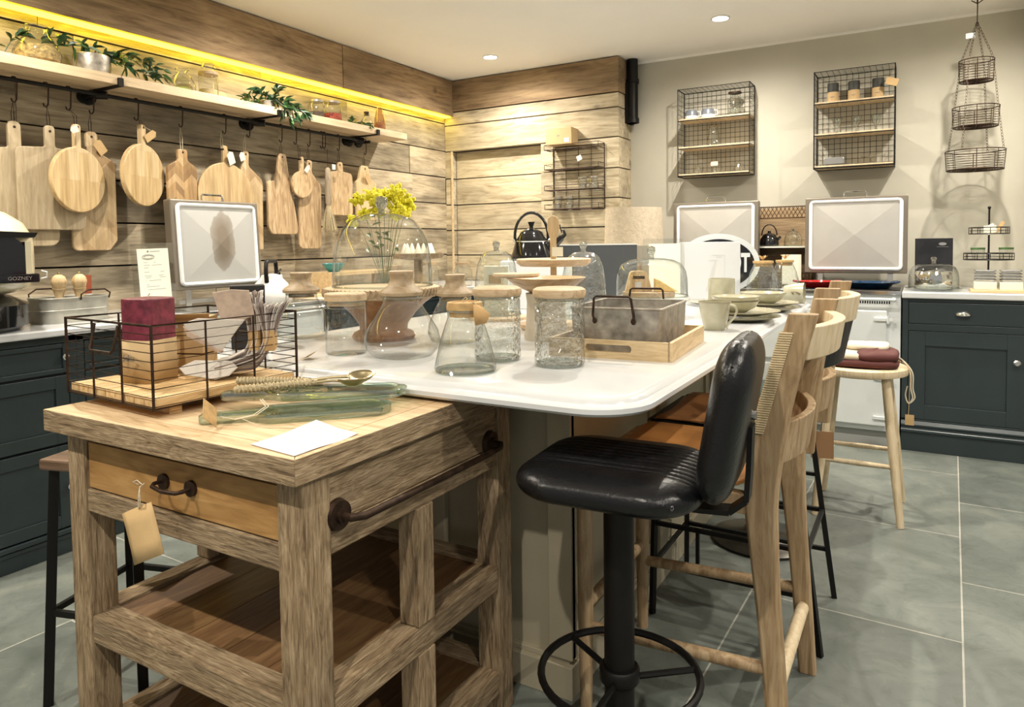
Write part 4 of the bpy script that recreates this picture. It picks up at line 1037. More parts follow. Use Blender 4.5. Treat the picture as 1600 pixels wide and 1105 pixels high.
wavyjar('rippled glass canister with pale wooden lid, beside the wooden tray', (-.790,1.600,WT), .064, .172)
wavyjar('rippled glass canister with pale wooden lid, just behind the conical corked jar', (-.978,1.606,WT), .062, .170)
def mush(h, rw, rn, rt):
    return [('mushroom_stopper','mushwood',[(.0,h-.012),(rn*.95,h-.012),(rn*.95,h),(rw,h+.004),(rw*1.02,h+.012),(rw*.93,h+.020),(rn*.86,h+.030),(rn*.72,h+.044),(rn*.72,h+.052),(rt,h+.064),(rt,h+.069),(rt*.9,h+.071),(.0,h+.069)])]
jar('storage_jar', 'wide onion-shaped clear jar with turned wooden stopper at the front of the worktop', 'jar', (-1.228,1.514,WT), .1,
    [(.001,.004),(.05,.001),(.082,.008),(.100,.030),(.104,.052),(.098,.078),(.080,.108),(.060,.138),(.051,.155),(.053,.168)], lid=mush(.170, .057, .044, .034), n=40)
t = jar('storage_jar', 'straight clear glass canister with flat pale wooden lid beside the wire basket', 'jar', (-1.430,1.509,WT), .06,
    [(.001,.004),(.054,.001),(.059,.006),(.059,.145),(.059,.152)], lid=[('wooden_lid','lidwood',[(.0,.140),(.054,.140),(.056,.153),(.060,.154),(.060,.172),(.057,.175),(.0,.175)])])
ring(t, 'seal_ring', .0585, .134, .0015)
jar('storage_jar', 'onion-shaped clear jar with turned wooden stopper behind the napkins', 'jar', (-1.80,1.690,WT), .1,
    [(.001,.004),(.05,.001),(.080,.010),(.088,.035),(.086,.065),(.066,.11),(.052,.135),(.050,.150)], lid=mush(.152, .060, .044, .036), n=36)
jar('storage_jar', 'onion-shaped clear jar with turned wooden stopper, right of the big cloche stand', 'jar', (-1.262,1.82,WT), .1,
    [(.001,.004),(.05,.001),(.078,.010),(.088,.035),(.084,.065),(.064,.11),(.050,.135),(.049,.143)], lid=mush(.146, .058, .042, .033), n=36)
# ---- big cloche on its stand
st = thing('cake_stand', 'wooden pedestal cake stand with rope-carved rim under the largest glass cloche', 'cake stand', (-1.543,1.806,WT))
G().lathe([(.0,0),(.100,0),(.105,.012),(.098,.022),(.078,.032),(.080,.05),(.105,.085),(.140,.120),(.165,.137),(.0,.137)], n=40).build('pedestal', MT['brownwood'] if 'brownwood' in MT else wood('turned_brown_wood', (.17,.07,.02), (.28,.13,.045), (.36,.19,.075), 'z', 1.6, .45, .1), st)
G().lathe([(.0,.138),(.150,.134),(.184,.143),(.192,.158),(.190,.170),(.183,.174),(.0,.173)], n=56).build('plate', MT['lidwood'], st)
g = G()
for k in range(72):
    a = 2*PI*k/72; b = a+.075
    g.tube([(.1925*math.cos(a),.1925*math.sin(a),.147),(.196*math.cos((a+b)/2),.196*math.sin((a+b)/2),.158),(.1915*math.cos(b),.1915*math.sin(b),.171)], .0042, 5)
g.build('rope_rim', MT['mushwood'], st)
def cloche(label, c, r, h, kr=.018, kh=.055, shape='dome', group=None, gm='glass'):
    t = thing('glass_cloche', label, 'cloche', c, group=group)
    if shape == 'dome':
        P = [(r*1.01,0),(r,.004),(r*.995,h*.2),(r*.975,h*.40),(r*.92,h*.60),(r*.82,h*.76),(r*.66,h*.89),(r*.45,h*.965),(r*.2,h*.995),(.001,h)]
    elif shape == 'bell':
        P = [(r*1.03,0),(r*1.0,.004),(r*.95,h*.3),(r*.88,h*.6),(r*.80,h*.78),(r*.66,h*.91),(r*.42,h*.98),(.001,h)]
    else:
        P = [(r*1.01,0),(r,.004),(r*.99,h*.45),(r*.95,h*.66),(r*.84,h*.84),(r*.6,h*.95),(r*.3,h*.99),(.001,h)]
    G().lathe(P, n=56, cap=False).build('dome', MT[gm], t, ang=1.5)
    ring(t, 'foot_rim', r*1.0, .003, .003, n=48)
    G().lathe([(.012,h-.004),(.010,h+kh*.2),(kr*.75,h+kh*.35),(kr,h+kh*.6),(kr*.85,h+kh*.88),(.0,h+kh)], n=20).build('knob', MT['crystal'], t)
    return t
cloche('largest glass cloche, standing on the rope-rimmed wooden cake stand', (-1.543,1.806,WT+.1745), .163, .243, .022, .058)
# ---- cloches further back
t = thing('wooden_plinth', 'round wooden board under the kraft parcel cloche', 'board', (-1.507,2.473,WT))
G().lathe([(.0,0),(.12,0),(.122,.012),(.115,.018),(.0,.018)], n=36).build('board', MT['lidwood'], t)
cloche('narrow bell cloche covering a tied kraft parcel in the middle of the worktop', (-1.507,2.473,WT+.0185), .098, .265, .016, .04, 'bell', gm='glassrib')
t = thing('kraft_parcel', 'tied kraft parcel inside the narrow bell cloche', 'parcel', (-1.507,2.473,WT+.0188), .5)
G().prism(rpoly([(-.05,-.04,.004),(.05,-.04,.004),(.05,.04,.004),(-.05,.04,.004)]), 'z', 0, .20).build('box', MT['cardw'], t, smooth=False)
G().tube([(-.0505,-.0405,.1),(.0505,-.0405,.1),(.0505,.0405,.1),(-.0505,.0405,.1)], .0015, 5, closed=True).tube([(.02,-.042,.1),(.03,-.05,.15),(.04,-.045,.19),(.025,-.042,.205),(.01,-.04,.201)], .0015).build('string', MT['twine'], t)
G().box(-.03,.02,-.044,-.043,.13,.165).build('kraft_label', MT['card'], t, smooth=False)
cloche('narrow bell cloche standing right of the two-tier wooden stand', (-1.197,2.651,WT+.0), .100, .275, .016, .042, 'bell', gm='glassrib')
# ---- two-tier wooden stand
t = thing('tiered_stand', 'two-tier pale wooden serving stand with a paddle-shaped post', 'cake stand', (-1.148,2.281,WT))
G().lathe([(.0,.0),(.118,.0),(.125,.008),(.125,.02),(.0,.018)], n=44).build('lower_plate', MT['lidwood'], t)
G().lathe([(.0,.228),(.12,.228),(.134,.240),(.135,.252),(.130,.255),(.0,.250)], n=44).build('upper_plate', MT['lidwood'], t)
G().box(-.011,.011,-.011,.011,.018,.33).xf(Matrix.Rotation(.5,4,'Z')).build('post', MT['oak'], t, smooth=False, bevel=.002)
G().prism(rpoly([(-.009,.32,0),(-.022,.36,.02),(-.020,.40,.02),(.0,.412,.02),(.020,.40,.02),(.022,.36,.02),(.009,.32,0)]), 'y', -.007, .007).xf(Matrix.Rotation(.5,4,'Z')).build('paddle_top', MT['oak'], t, smooth=False, bevel=.002)
G().box(-.006,.034,-.018,-.017,.262,.296).xf(Matrix.Rotation(.5,4,'Z')).build('price_tag', MT['cardw'], t, smooth=False)
# ---- footed bowl
t = thing('footed_bowl', 'wide wooden bowl on a beige crock behind the rippled canisters', 'bowl', (-1.045,2.02,WT))
G().lathe([(.0,0),(.07,0),(.072,.01),(.066,.05),(.062,.12),(.066,.15),(.0,.15)], n=32).build('crock', plain('beige_crock', (.50,.44,.34), .5, noise=.06), t)
G().lathe([(.0,.152),(.05,.152),(.10,.175),(.126,.197),(.129,.200),(.124,.201),(.10,.184),(.04,.165),(.0,.163)], n=44).build('bowl', wood('bowl_wood', (.30,.18,.07), (.48,.31,.15), (.58,.42,.24), 'x', 1.5, .45, .08), t)
t = thing('wooden_disc', 'round pale wooden disc resting on the left rim of the wooden bowl', 'disc', (-1.118,1.955,WT+.2035))
G().lathe([(.0,.0),(.070,.0),(.076,.005),(.074,.012),(.0,.014)], n=36).build('disc', MT['lidwood'], t)
# ---- wooden tray with zinc tin
t = thing('wooden_tray', 'square pale wooden tray with slotted handle on the near side of the worktop', 'tray', (-.733, 1.955, WT), math.radians(4))
w_, d_ = .166, .205
G().box(-w_, w_, -d_, d_, 0, .010).build('base', MT['oakx'], t, smooth=False)
for s, nm in ((-1, 'near'), (1, 'far')):
    g = G(); y0, y1 = (s*d_-.006, s*d_+.006)
    g.box(-w_, -.065, y0, y1, 0, .050).box(.065, w_, y0, y1, 0, .050).box(-.065, .065, y0, y1, 0, .018).box(-.065, .065, y0, y1, .038, .050)
    for q in (-1, 1): g.prism([(q*.065,.018),(q*.058,.018),(q*.0625,.021),(q*.065,.028)], 'y', y0, y1).prism([(q*.065,.038),(q*.058,.038),(q*.0625,.035),(q*.065,.028)], 'y', y0, y1)
    g.build('handled_side', MT['oakx'], t, smooth=False)
for s in (-1, 1): G().box(s*w_-.006, s*w_+.006, -d_-.006, d_+.006, 0, .050).build('side', MT['oaky'], t, smooth=False, bevel=.001)
t = thing('zinc_tin', 'rectangular rusty zinc tin with wire handles sitting in the wooden tray', 'tin', (-.735, 1.962, WT+.0105), math.radians(4))
ol = rpoly([(-.13,-.158,.018),(.13,-.158,.018),(.13,.158,.018),(-.13,.158,.018)], 5)
G().loft([[(x*.97,y*.97,0) for x,y in ol],[(x,y,.118) for x,y in ol],[(x*.985,y*.985,.118) for x,y in ol],[(x*.955,y*.955,.004) for x,y in ol]]).build('tub', MT['galv'], t, ang=1)
G().tube([(x,y,.119) for x,y in ol], .0035, 6, closed=True).build('rolled_rim', MT['galv'], t)
for s in (-1, 1):
    y = s*.162
    g = G().tube([(-.055,y-.0*s,.085),(-.058,y+s*.006,.10),(-.052,y+s*.012,.148),(-.046,y+s*.012,.153),(.046,y+s*.012,.153),(.052,y+s*.012,.148),(.058,y+s*.006,.10),(.055,y,.085)], .0035, 6)
    for q in (-1, 1): g.sph((q*.055, y, .085), .007, sy=.4, sz=1.3)
    g.build('wire_handle', MT['rustmetal'], t)
# ---- cake dome with cheese set
t = thing('cake_stand', 'white marble-look footed stand under the wide low glass dome', 'cake stand', (-.955,2.791,WT))
G().lathe([(.0,0),(.085,0),(.086,.006),(.05,.012),(.045,.05),(.075,.066),(.0,.066)], n=36).build('foot', MT['glassrib'], t)
G().lathe([(.0,.066),(.148,.066),(.155,.071),(.155,.083),(.152,.086),(.0,.086)], n=48).build('plate', MT['ceramicw'], t)
cloche('wide low glass cake dome over a cheese wedge and wooden grater', (-.955,2.791,WT+.0865), .146, .158, .018, .05, 'low')
t = thing('cheese_board', 'round dark-edged wooden board under the wide low glass dome', 'board', (-.965,2.785,WT+.0866))
G().lathe([(.0,0),(.105,0),(.107,.01),(.105,.02),(.0,.02)], n=36).build('board', MT['mushwood'], t)
t = thing('wooden_grater', 'tapered wooden grater box with slot handle and white label under the cake dome', 'grater', (-1.0,2.76,WT+.107), .52)
G().prism(rpoly([(-.055,0,.004),(.055,0,.004),(.034,.085,.02),(-.034,.085,.02)]), 'y', -.012, .012).build('body', MT['oak'], t, smooth=False)
G().box(-.024,.024,-.0128,-.012,.052,.064).build('slot', MT['rustmetal'], t, smooth=False)
G().box(-.016,.010,-.0135,-.0125,.012,.040).build('white_label', MT['white'], t, smooth=False)
t = thing('cheese_wedge', 'yellow cheese wedge under the wide low glass dome', 'cheese', (-.905,2.79,WT+.107), .45)
G().prism([(-.035,0),(.06,0),(-.02,.05),(-.035,.055)], 'y', -.02, .03).build('wedge', plain('yellow_cheese', (.80,.58,.22), .6, noise=.12, nscale=60, bump=.3), t, smooth=False, bevel=.003)
# ---- stoneware
t = thing('stoneware_mug', 'tapered sage stoneware mug with curled handle beside the wooden tray', 'mug', (-.622,2.49,WT), -.3)
G().lathe([(.0,0),(.036,0),(.038,.003),(.047,.045),(.054,.092),(.056,.097),(.053,.097),(.045,.045),(.034,.008),(.0,.006)], n=36).build('cup', MT['sage'], t)
G().tube([(.047,0,.078),(.062,0,.090),(.080,0,.086),(.086,0,.070),(.078,0,.050),(.058,0,.030),(.046,0,.014),(.052,0,.006)], [.005,.005,.0045,.0045,.0045,.005,.005,.003], 8).build('handle', MT['sage'], t)
ring(t, 'rim_line', .055, .0975, .0016, 'sagerim')
plate0 = None
def plate(label, c, s, grp):
    t = thing('stoneware_plate', label, 'plate', c, group=grp)
    G().lathe([(.0,0),(.075*s,0),(.08*s,.003),(.10*s,.006),(.14*s,.017),(.142*s,.0185),(.139*s,.0195),(.095*s,.010),(.0,.007)], n=48).build('plate', MT['sage'], t)
    ring(t, 'rim_line', .1415*s, .0185, .0013, 'sagerim', 48)
def bowl(label, c, s, grp, h=.055):
    t = thing('stoneware_bowl', label, 'bowl', c, group=grp)
    G().lathe([(.0,0),(.045*s,0),(.05*s,.004),(.085*s,h*.45),(.10*s,h),(.097*s,h+.001),(.08*s,h*.5),(.04*s,.010),(.0,.008)], n=44).build('bowl', MT['sage'], t)
    ring(t, 'rim_line', .099*s, h, .0013, 'sagerim', 44)
for i in range(2): plate(['lower sage stoneware plate of the pair nearest the mug','upper sage stoneware plate of the pair nearest the mug'][i], (-.600,2.83,WT+.0205*i), 1.0, 'sage stoneware plates')
bowl('sage stoneware bowl, lower of two on the plates nearest the mug', (-.625,2.83,WT+.0302), .88, 'sage stoneware bowls', .045)
bowl('sage stoneware bowl, upper of two on the plates nearest the mug', (-.625,2.83,WT+.0478), .93, 'sage stoneware bowls', .045)
for i in range(2): plate(['lower sage stoneware plate of the far pair by the bar chairs','upper sage stoneware plate of the far pair by the bar chairs'][i], (-.570,3.25,WT+.0205*i), .85, 'sage stoneware plates')
bowl('wide sage stoneware bowl on the far pair of plates', (-.60,3.25,WT+.0300), .98, 'sage stoneware bowls', .05)
plate('flat sage stoneware plate behind the bowls under the small beaker', (-.835,3.44,WT+.0), 1.1, 'sage stoneware plates')
t = thing('stoneware_beaker', 'small straight sage stoneware beaker standing among the plates', 'beaker', (-.825,3.435,WT+.0115))
G().lathe([(.0,0),(.058,0),(.062,.005),(.062,.118),(.059,.118),(.058,.01),(.0,.008)], n=36).build('cup', MT['sage'], t)
t = thing('stoneware_mug', 'brown-lined sage mug lying on its side at the far end of the worktop', 'mug', (-.52,3.60,WT+.055))
G().lathe([(.0,-.045),(.036,-.045),(.047,.0),(.052,.045),(.049,.045),(.042,.0),(.0,-.035)], n=30).xf(Matrix.Rotation(PI/2,4,'Y') @ Matrix.Rotation(.0,4,'Z')).build('cup', MT['sage'], t)
G().tube([(.0,-.045,.0),(.0,-.075,.01),(.02,-.08,.01),(.03,-.05,.0)], .005).build('handle', MT['sagerim'], t)
# ---- dark appliance box, white box + black kettle
t = thing('grey_box', 'dark grey oblong appliance box with a small oval emblem at the back of the worktop', 'box', (-1.545,3.43,WT), math.radians(24))
G().box(-.27,.27,-.13,.13,0,.30).build('body', plain('charcoal_card', (.045,.05,.052), .5), t, smooth=False, bevel=.004)
G().box(-.272,.272,-.132,.132,.296,.302).build('lid_edge', plain('pale_edge', (.5,.5,.48), .5), t, smooth=False)
G().lathe([(.0,0),(.02,0),(.02,.002),(.0,.002)], n=24).xf(Matrix.Translation((-.06,-.131,.07)) @ Matrix.Rotation(PI/2,4,'X') @ Matrix.Diagonal((1.0,.6,1,1))).build('emblem', MT['steel'], t)
t = thing('white_carton', 'plain white carton under the black whistling kettle', 'box', (-1.62,3.03,WT), math.radians(28))
G().box(-.17,.17,-.11,.11,0,.225).build('carton', MT['white'], t, smooth=False, bevel=.002)
t = thing('stovetop_kettle', 'black enamel kettle with hooped handle and bird whistle on a white carton', 'kettle', (-1.66,3.06,WT+.2255), .45)
G().lathe([(.0,0),(.098,0),(.102,.008),(.098,.03),(.082,.09),(.066,.118),(.062,.124)], n=36).build('body', MT['blackenamel'], t)
ring(t, 'chrome_band', .081, .094, .003, 'chrome')
G().lathe([(.062,.124),(.055,.14),(.03,.153),(.010,.158),(.0,.158)], n=32).build('lid', MT['blackenamel'], t)
G().lathe([(.0,.157),(.012,.157),(.009,.166),(.016,.186),(.018,.19),(.0,.191)], n=16).build('lid_knob', MT['blackmetal'], t)
sp_ = G().tube([(.068,0,.052),(.115,0,.08),(.150,0,.112)], [.030,.021,.015], 14).build('spout', MT['blackenamel'], t)
G().tube([(.150,0,.112),(.165,0,.125),(.160,0,.145),(.145,0,.150)], [.013,.010,.006,.002]).tube([(.15,0,.135),(.143,.0,.155),(.140,0,.175)], .003).build('whistle', MT['blackmetal'], sp_)
G().tube([(.082*math.cos(a), 0, .12+.115*math.sin(a)) for a in [-.25+(PI+.5)*k/18 for k in range(19)]], .0075, 10).build('hoop_handle', MT['blackenamel'], t)
for s in (-1, 1): G().cyl((s*.078,0,.093), (s*.083,0,.12), .005).sph((s*.084,0,.10), .008).build('handle_lug', MT['chrome'], t)
# ---- boxes and signs at the far end
t = thing('white_box', 'tall white box with a faint grey stag drawing of a jug near the far end', 'box', (-.955,3.72,WT), math.radians(29))
t['label'] = 'square white box with a faint grey cone-shaped drawing near the far end'
G().box(-.145,.145,-.05,.05,0,.305).build('carton', MT['white'], t, smooth=False, bevel=.0015)
g = G()
g.quad((.0,-.0506,.06),(.055,-.0506,.06),(.038,-.0506,.205),(.025,-.0506,.205))
g.build('faint_drawing', plain('faint_grey_print', (.66,.66,.65), .7), t, smooth=False)
g = G().quad((-.035,-.0507,.05),(.0,-.0507,.06),(.02,-.0507,.205),(.012,-.0507,.205)).box(-.02,.03,-.0509,-.0505,.208,.211).box(.02,.05,-.0509,-.0505,.225,.230).box(.062,.064,-.0509,-.0505,.07,.236).box(-.0,.064,-.0509,-.0505,.236,.238)
g.build('faint_outline', MT['inkfaint'] if False else plain('pale_grey_print', (.58,.58,.57), .7), t, smooth=False)
t = thing('sign_holder', 'clear acrylic stand with a cream sheet behind the wide cake dome', 'sign', (-1.145,3.52,WT), math.radians(29))
G().box(-.10,.10,-.002,.002,.004,.325).box(-.10,.10,-.03,.03,0,.004).build('acrylic_panel', MT['acrylic'], t, smooth=False)
G().box(-.07,.09,-.0035,-.0025,.03,.30).build('cream_sheet', MT['cardw'], t, smooth=False)
t = thing('oval_sign', 'black oval sign with thick white border and lettering behind the white box', 'sign', (-.955,3.90,WT), math.radians(29))
def ell(a, b, cz, n=56): return [(a*math.cos(2*PI*k/n), cz+b*math.sin(2*PI*k/n)) for k in range(n)]
G().prism(ell(.225,.165,.185), 'y', -.006, .006).build('white_border', MT['enamelw'], t, smooth=False)
G().prism(ell(.195,.135,.185), 'y', -.0085, -.0055).build('black_oval', MT['blackenamel'], t, smooth=False)
text_obj('lettering', 'EVERHOT', .092, MT['enamelw'], t, (0, -.0092, .185), (PI/2, 0, 0), .001, bold=.0035).scale = (.84, 1.5, 1)
G().box(-.10,.10,-.05,.05,0,.012).box(-.02,.02,-.006,.02,.012,.10).build('foot', MT['enamelw'], t, smooth=False)
def ribjar(label, c, s):
    t = thing('ribbed_jar', label, 'jar', c, group='ribbed jars with cork lids')
    prof = [(.001,.003),(.06*s,.001),(.072*s,.01),(.080*s,.05),(.078*s,.09),(.062*s,.15),(.046*s,.185),(.044*s,.195)]
    g = G(); n = 48
    g.loft([[(r*(1+.025*math.cos(16*2*PI*k/n))*math.cos(2*PI*k/n), r*(1+.025*math.cos(16*2*PI*k/n))*math.sin(2*PI*k/n), z) for k in range(n)] for r, z in prof], True, False)
    g.build('glass_body', MT['glassrib'], t, ang=1.5)
    G().lathe([(.0,.180),(.040*s,.180),(.042*s,.196),(.049*s,.197),(.049*s,.208),(.0,.210)], n=28).build('cork_lid', MT['cork'], t)
    g = G(); rnd = random.Random(4)
    for k in range(5):
        a = 2*PI*k/5; g.leaf((0,0,.213), (math.cos(a), math.sin(a), .9), .035, .014, droop=.0)
    g.build('dried_star', MT['card'], t)
    return t
ribjar('ribbed glass jar with cork lid and a dried star on top, nearer the oval sign', (-.675,3.66,WT), 1.0)
ribjar('ribbed glass jar with cork lid behind the one beside the oval sign', (-.60,3.83,WT), .9)
# ---- left side of the worktop
t = thing('black_box', 'plain matt black box at the left edge of the worktop behind the napkins', 'box', (-1.80,1.47,WT), math.radians(52))
G().box(-.05,.05,-.04,.04,0,.193).build('box', plain('matt_black_card', (.012,.010,.010), .7), t, smooth=False, bevel=.002)
fl = thing('flower_vase', 'glass vase of fluffy yellow flowers behind the largest cloche', 'flowers', (-1.835,2.16,WT))
G().lathe([(.001,.003),(.045,.001),(.05,.01),(.05,.15),(.038,.19),(.04,.21)], n=28, cap=False).build('vase', MT['glassrib'], fl)
rnd = random.Random(17); gs = G(); gf = G(); gl = G()
rv = Vector((math.cos(math.radians(30)), math.sin(math.radians(30)), 0)); dv = Vector((-rv.y, rv.x, 0))
for (px_, pz_, s) in ((-.10,.445,.022),(-.055,.46,.03),(-.035,.435,.028),(.0,.465,.024),(.055,.475,.026),(.085,.445,.030),(.05,.42,.028),(.08,.395,.026),(-.075,.385,.024),(-.03,.40,.022),(-.02,.45,.022),(.03,.455,.02),(-.115,.36,.018),(.10,.42,.022),(.06,.385,.022)):
    off = rnd.uniform(-.05, .04)
    p = rv*px_+dv*off+Vector((0,0,pz_+.045))
    gs.tube([Vector((0,0,.01)), Vector((0,0,.2))+rv*px_*.2, p*.7+Vector((0,0,.08)), p], .0010, 5)
    for k in range(44):
        q = Vector((rnd.gauss(0,1), rnd.gauss(0,1), rnd.gauss(0,1))).normalized()*s*1.25*rnd.uniform(.3,1)
        gf.sph(p+q, .0075*rnd.uniform(.7,1.3), u=6, v=4)
for k in range(14):
    a = rnd.uniform(0, 2*PI); gl.leaf(Vector((0,0,rnd.uniform(.25,.42)))+rv*rnd.uniform(-.06,.08), (math.cos(a), math.sin(a), .5), .05, .02)
gs.build('stems', MT['leaf2'], fl); gf.build('blossoms', MT['yellowfl'], fl); gl.build('leaves', MT['leaf2'], fl)
t = thing('luggage_tag', 'small kraft swing tag lying on the worktop beside the wire basket', 'tag', (-1.455,1.385,WT+.001), .3)
G().loft([[(-.012,-.02,.001),(-.012,.02,.001)],[(.0,-.02,.006),(.0,.02,.008)],[(.014,-.02,.014),(.014,.02,.018)]], False, False).build('card', MT['tag'], t, solid=.001)
t = thing('yellow_carton', 'small yellow and orange carton behind the straight canister', 'box', (-1.70,1.98,WT), .6)
G().box(-.035,.035,-.02,.02,0,.13).build('carton', plain('yellow_orange_card', (.80,.50,.16), .6), t, smooth=False)
G().box(-.036,.036,-.021,.021,.10,.131).build('yellow_lid', plain('bright_yellow_card', (.85,.75,.10), .6), t, smooth=False)
print('p4 ok')
# ================================================================ range cookers
MT['lidmetal'] = plain('brushed_lid_metal', (.56,.54,.50), .38, .6, noise=.05, nscale=5)
MT['lidframe'] = plain('lid_frame_metal', (.24,.21,.17), .4, .6)
MT['gasket'] = plain('white_rope_gasket', (.88,.88,.86), .8, bump=.4, bscale=350)
def stained():
    m, nt, b = newmat('stained_lid_metal')
    tc = N(nt, 'ShaderNodeTexCoord'); mp = N(nt, 'ShaderNodeMapping')
    mp.inputs['Location'].default_value = (-.3, 0, -1.75); mp.inputs['Scale'].default_value = (15, 1, 7.0)
    nt.links.new(tc.outputs['Object'], mp.inputs['Vector'])
    n = N(nt, 'ShaderNodeTexNoise'); n.inputs['Scale'].default_value = 9; n.inputs['Detail'].default_value = 5
    nt.links.new(tc.outputs['Object'], n.inputs['Vector'])
    ln = N(nt, 'ShaderNodeVectorMath', operation='LENGTH'); nt.links.new(mp.outputs[0], ln.inputs[0])
    f = math_n(nt, 'ADD', ln.outputs['Value'], math_n(nt, 'MULTIPLY', n.outputs['Fac'], .9))
    col = ramp(nt, f, [(.60, (.24,.20,.155)), (.95, (.36,.33,.29)), (1.0, (.53,.53,.51))])
    sc = math_n(nt, 'MULTIPLY', f, .62); nt.links.new(sc, col.node.inputs[0])
    nt.links.new(col, b.inputs['Base Color']); b.inputs['Metallic'].default_value = .45; b.inputs['Roughness'].default_value = .42
    return m
MT['lidstain'] = stained()
def lid(parent, w, h, nm='open_lid', pm='lidmetal'):
    """raised hob lid built in local x (width) and z (height), inner face at -y; returns mesh object"""
    g = G()
    g.box(-w/2, w/2, 0, .055, 0, h)
    o = g.build(nm, MT['lidframe'], parent, smooth=False, bevel=.006)
    m = .035
    x0, x1, z0, z1 = -w/2+m, w/2-m, m*.8, h-m*.8
    C_ = (0, .010, (z0+z1)/2)
    g = G(); cs = [(x0, -.002, z0), (x1, -.002, z0), (x1, -.002, z1), (x0, -.002, z1)]
    v = [g.bm.verts.new(c) for c in cs]; vc = g.bm.verts.new((0, -.015, (z0+z1)/2))
    for i in range(4): g._f([v[i], v[(i+1) % 4], vc])
    g.build('inner_panel', MT[pm], o, smooth=False)
    pts = [(x, -.004, z) for x, z in rpoly([(x0,z0,.02),(x1,z0,.02),(x1,z1,.02),(x0,z1,.02)], 4)]
    G().tube(pts, .0105, 8, closed=True).build('rope_gasket', MT['gasket'], o)
    G().tube([(-.065,.03,h-.01),(-.065,.03,h+.025),(-.055,.03,h+.035),(.055,.03,h+.035),(.065,.03,h+.025),(.065,.03,h-.01)], .006, 8).build('lid_handle', MT['chrome'], o)
    return o
rg = thing('range_cooker', 'white enamel range cooker with two raised lids against the beige plaster wall', 'range cooker', (-.845, 4.60, 0))
W2 = .755
g = G().box(-W2, W2, .0, .63, .09, .895); g.build('body', MT['enamelw'], rg, smooth=False, bevel=.004)
G().box(-W2+.01, W2-.01, .03, .63, 0, .09).build('plinth', plain('pale_grey_plinth', (.35,.36,.34), .5), rg, smooth=False)
G().box(-W2, W2, -.012, .64, .896, .912).build('hob_top', MT['blackenamel'], rg, smooth=False, bevel=.003)
G().box(-W2, W2, -.022, -.012, .893, .915).build('hob_trim', MT['chrome'], rg, smooth=False, bevel=.002)
for cx in (-.47, .0, .47):
    for z0, z1 in ((.485, .80), (.125, .455)):
        if cx == .0 and False: continue
        g = G().box(cx-.215, cx+.215, -.028, -.0, z0, z1)
        dr = g.build('oven_door', MT['enamelw'], rg, smooth=False, bevel=.006)
        for dz in (.05, z1-z0-.05):
            G().box(cx+.15, cx+.245, -.040, -.028, z0+dz-.008, z0+dz+.008).cyl((cx+.222,-.034,z0+dz-.022),(cx+.222,-.034,z0+dz+.022),.008).build('hinge', MT['chrome'] if False else MT['enamelw'], dr, bevel=.0)
        G().tube([(cx-.19,-.028,z0+.10),(cx-.19,-.05,z0+.10),(cx-.19,-.05,z0+.2),(cx-.19,-.028,z0+.2)], .006).build('door_handle', MT['chrome'], dr)
g = G()
for k in range(22): g.box(.43+k*.0125, .437+k*.0125, -.0015, .001, .838, .862)
g.build('vent_grille', MT['blackmetal'], rg, smooth=False)
g = G().cyl((-W2+.03,-.062,.868), (W2-.03,-.062,.868), .009, n=12)
for x in (-W2+.05, W2-.035): g.cyl((x,0,.868),(x,-.062,.868),.008).sph((x+.0,-.062,.868), .013)
g.build('towel_rail', MT['enamelw'], rg)
for cx, rx_, ln in ((.487, -.03, 'open_lid'), (-.39, -.03, 'open_lid')):
    l = lid(rg, .585, .485, ln); l.location = (cx, .335, 1.0); l.rotation_euler = (rx_, 0, 0)
    g = G()
    for s in (-1, 1): g.beam((cx+s*.2, .36, .912), (cx+s*.2, .37, 1.03), .03, .03)
    g.box(cx-.24, cx+.24, .355, .385, .93, .955)
    g.build('lid_hinge_arm', MT['steel'], rg, smooth=False)
    G().box(cx-.26, cx+.26, .03, .33, .912, .918).build('hotplate', MT['blackmetal'], rg, smooth=False, bevel=.002)
# left range
rl2 = thing('range_cooker', 'white enamel range cooker with one raised stained lid on the left plank wall', 'range cooker', (-2.92, 2.51, 0), PI/2)
# local x -> +y world, local -y -> +x world
G().box(-.395, .395, 0, .60, .09, .893).build('body', MT['enamelw'], rl2, smooth=False, bevel=.004)
G().box(-.385, .385, .03, .60, 0, .09).build('plinth', MT['navy'], rl2, smooth=False)
G().box(-.395, .395, -.012, .60, .894, .912).build('hob_top', MT['steel'], rl2, smooth=False, bevel=.003)
for z0, z1 in ((.485, .86), (.125, .455)): G().box(-.36, .36, -.024, 0, z0, z1).build('oven_door', MT['enamelw'], rl2, smooth=False, bevel=.006)
G().cyl((-.37,-.06,.875),(.37,-.06,.875),.009).cyl((-.34,0,.875),(-.34,-.06,.875),.007).cyl((.34,0,.875),(.34,-.06,.875),.007).build('towel_rail', MT['chrome'], rl2)
l = lid(rl2, .535, .46, pm='lidstain'); l.location = (-.06, .275, 1.0); l.rotation_euler = (-.06, 0, 0)
G().box(-.30, .14, .29, .32, .93, .952).beam((-.25,.30,.912),(-.25,.30,1.03),.03,.03).beam((.1,.30,.912),(.1,.30,1.03),.03,.03).build('lid_hinge_arm', MT['steel'], rl2, smooth=False)
t = thing('white_kettle', 'white enamel whistling kettle with square black handle on the left range', 'kettle', (-2.99, 2.60, .9125), 2.1)
G().lathe([(.0,0),(.10,0),(.106,.01),(.103,.05),(.085,.105),(.060,.130),(.0,.131)], n=36).build('body', MT['ceramicw'], t)
G().lathe([(.060,.130),(.050,.150),(.02,.158),(.0,.158)], n=28).build('lid', MT['ceramicw'], t)
G().tube([(-.072,0,.115),(-.082,0,.17),(-.075,0,.215),(-.06,0,.225),(.06,0,.225),(.075,0,.215),(.082,0,.17),(.072,0,.115)], [.012,.011,.011,.012,.012,.011,.011,.012], 10).build('handle', MT['blackmetal'], t)
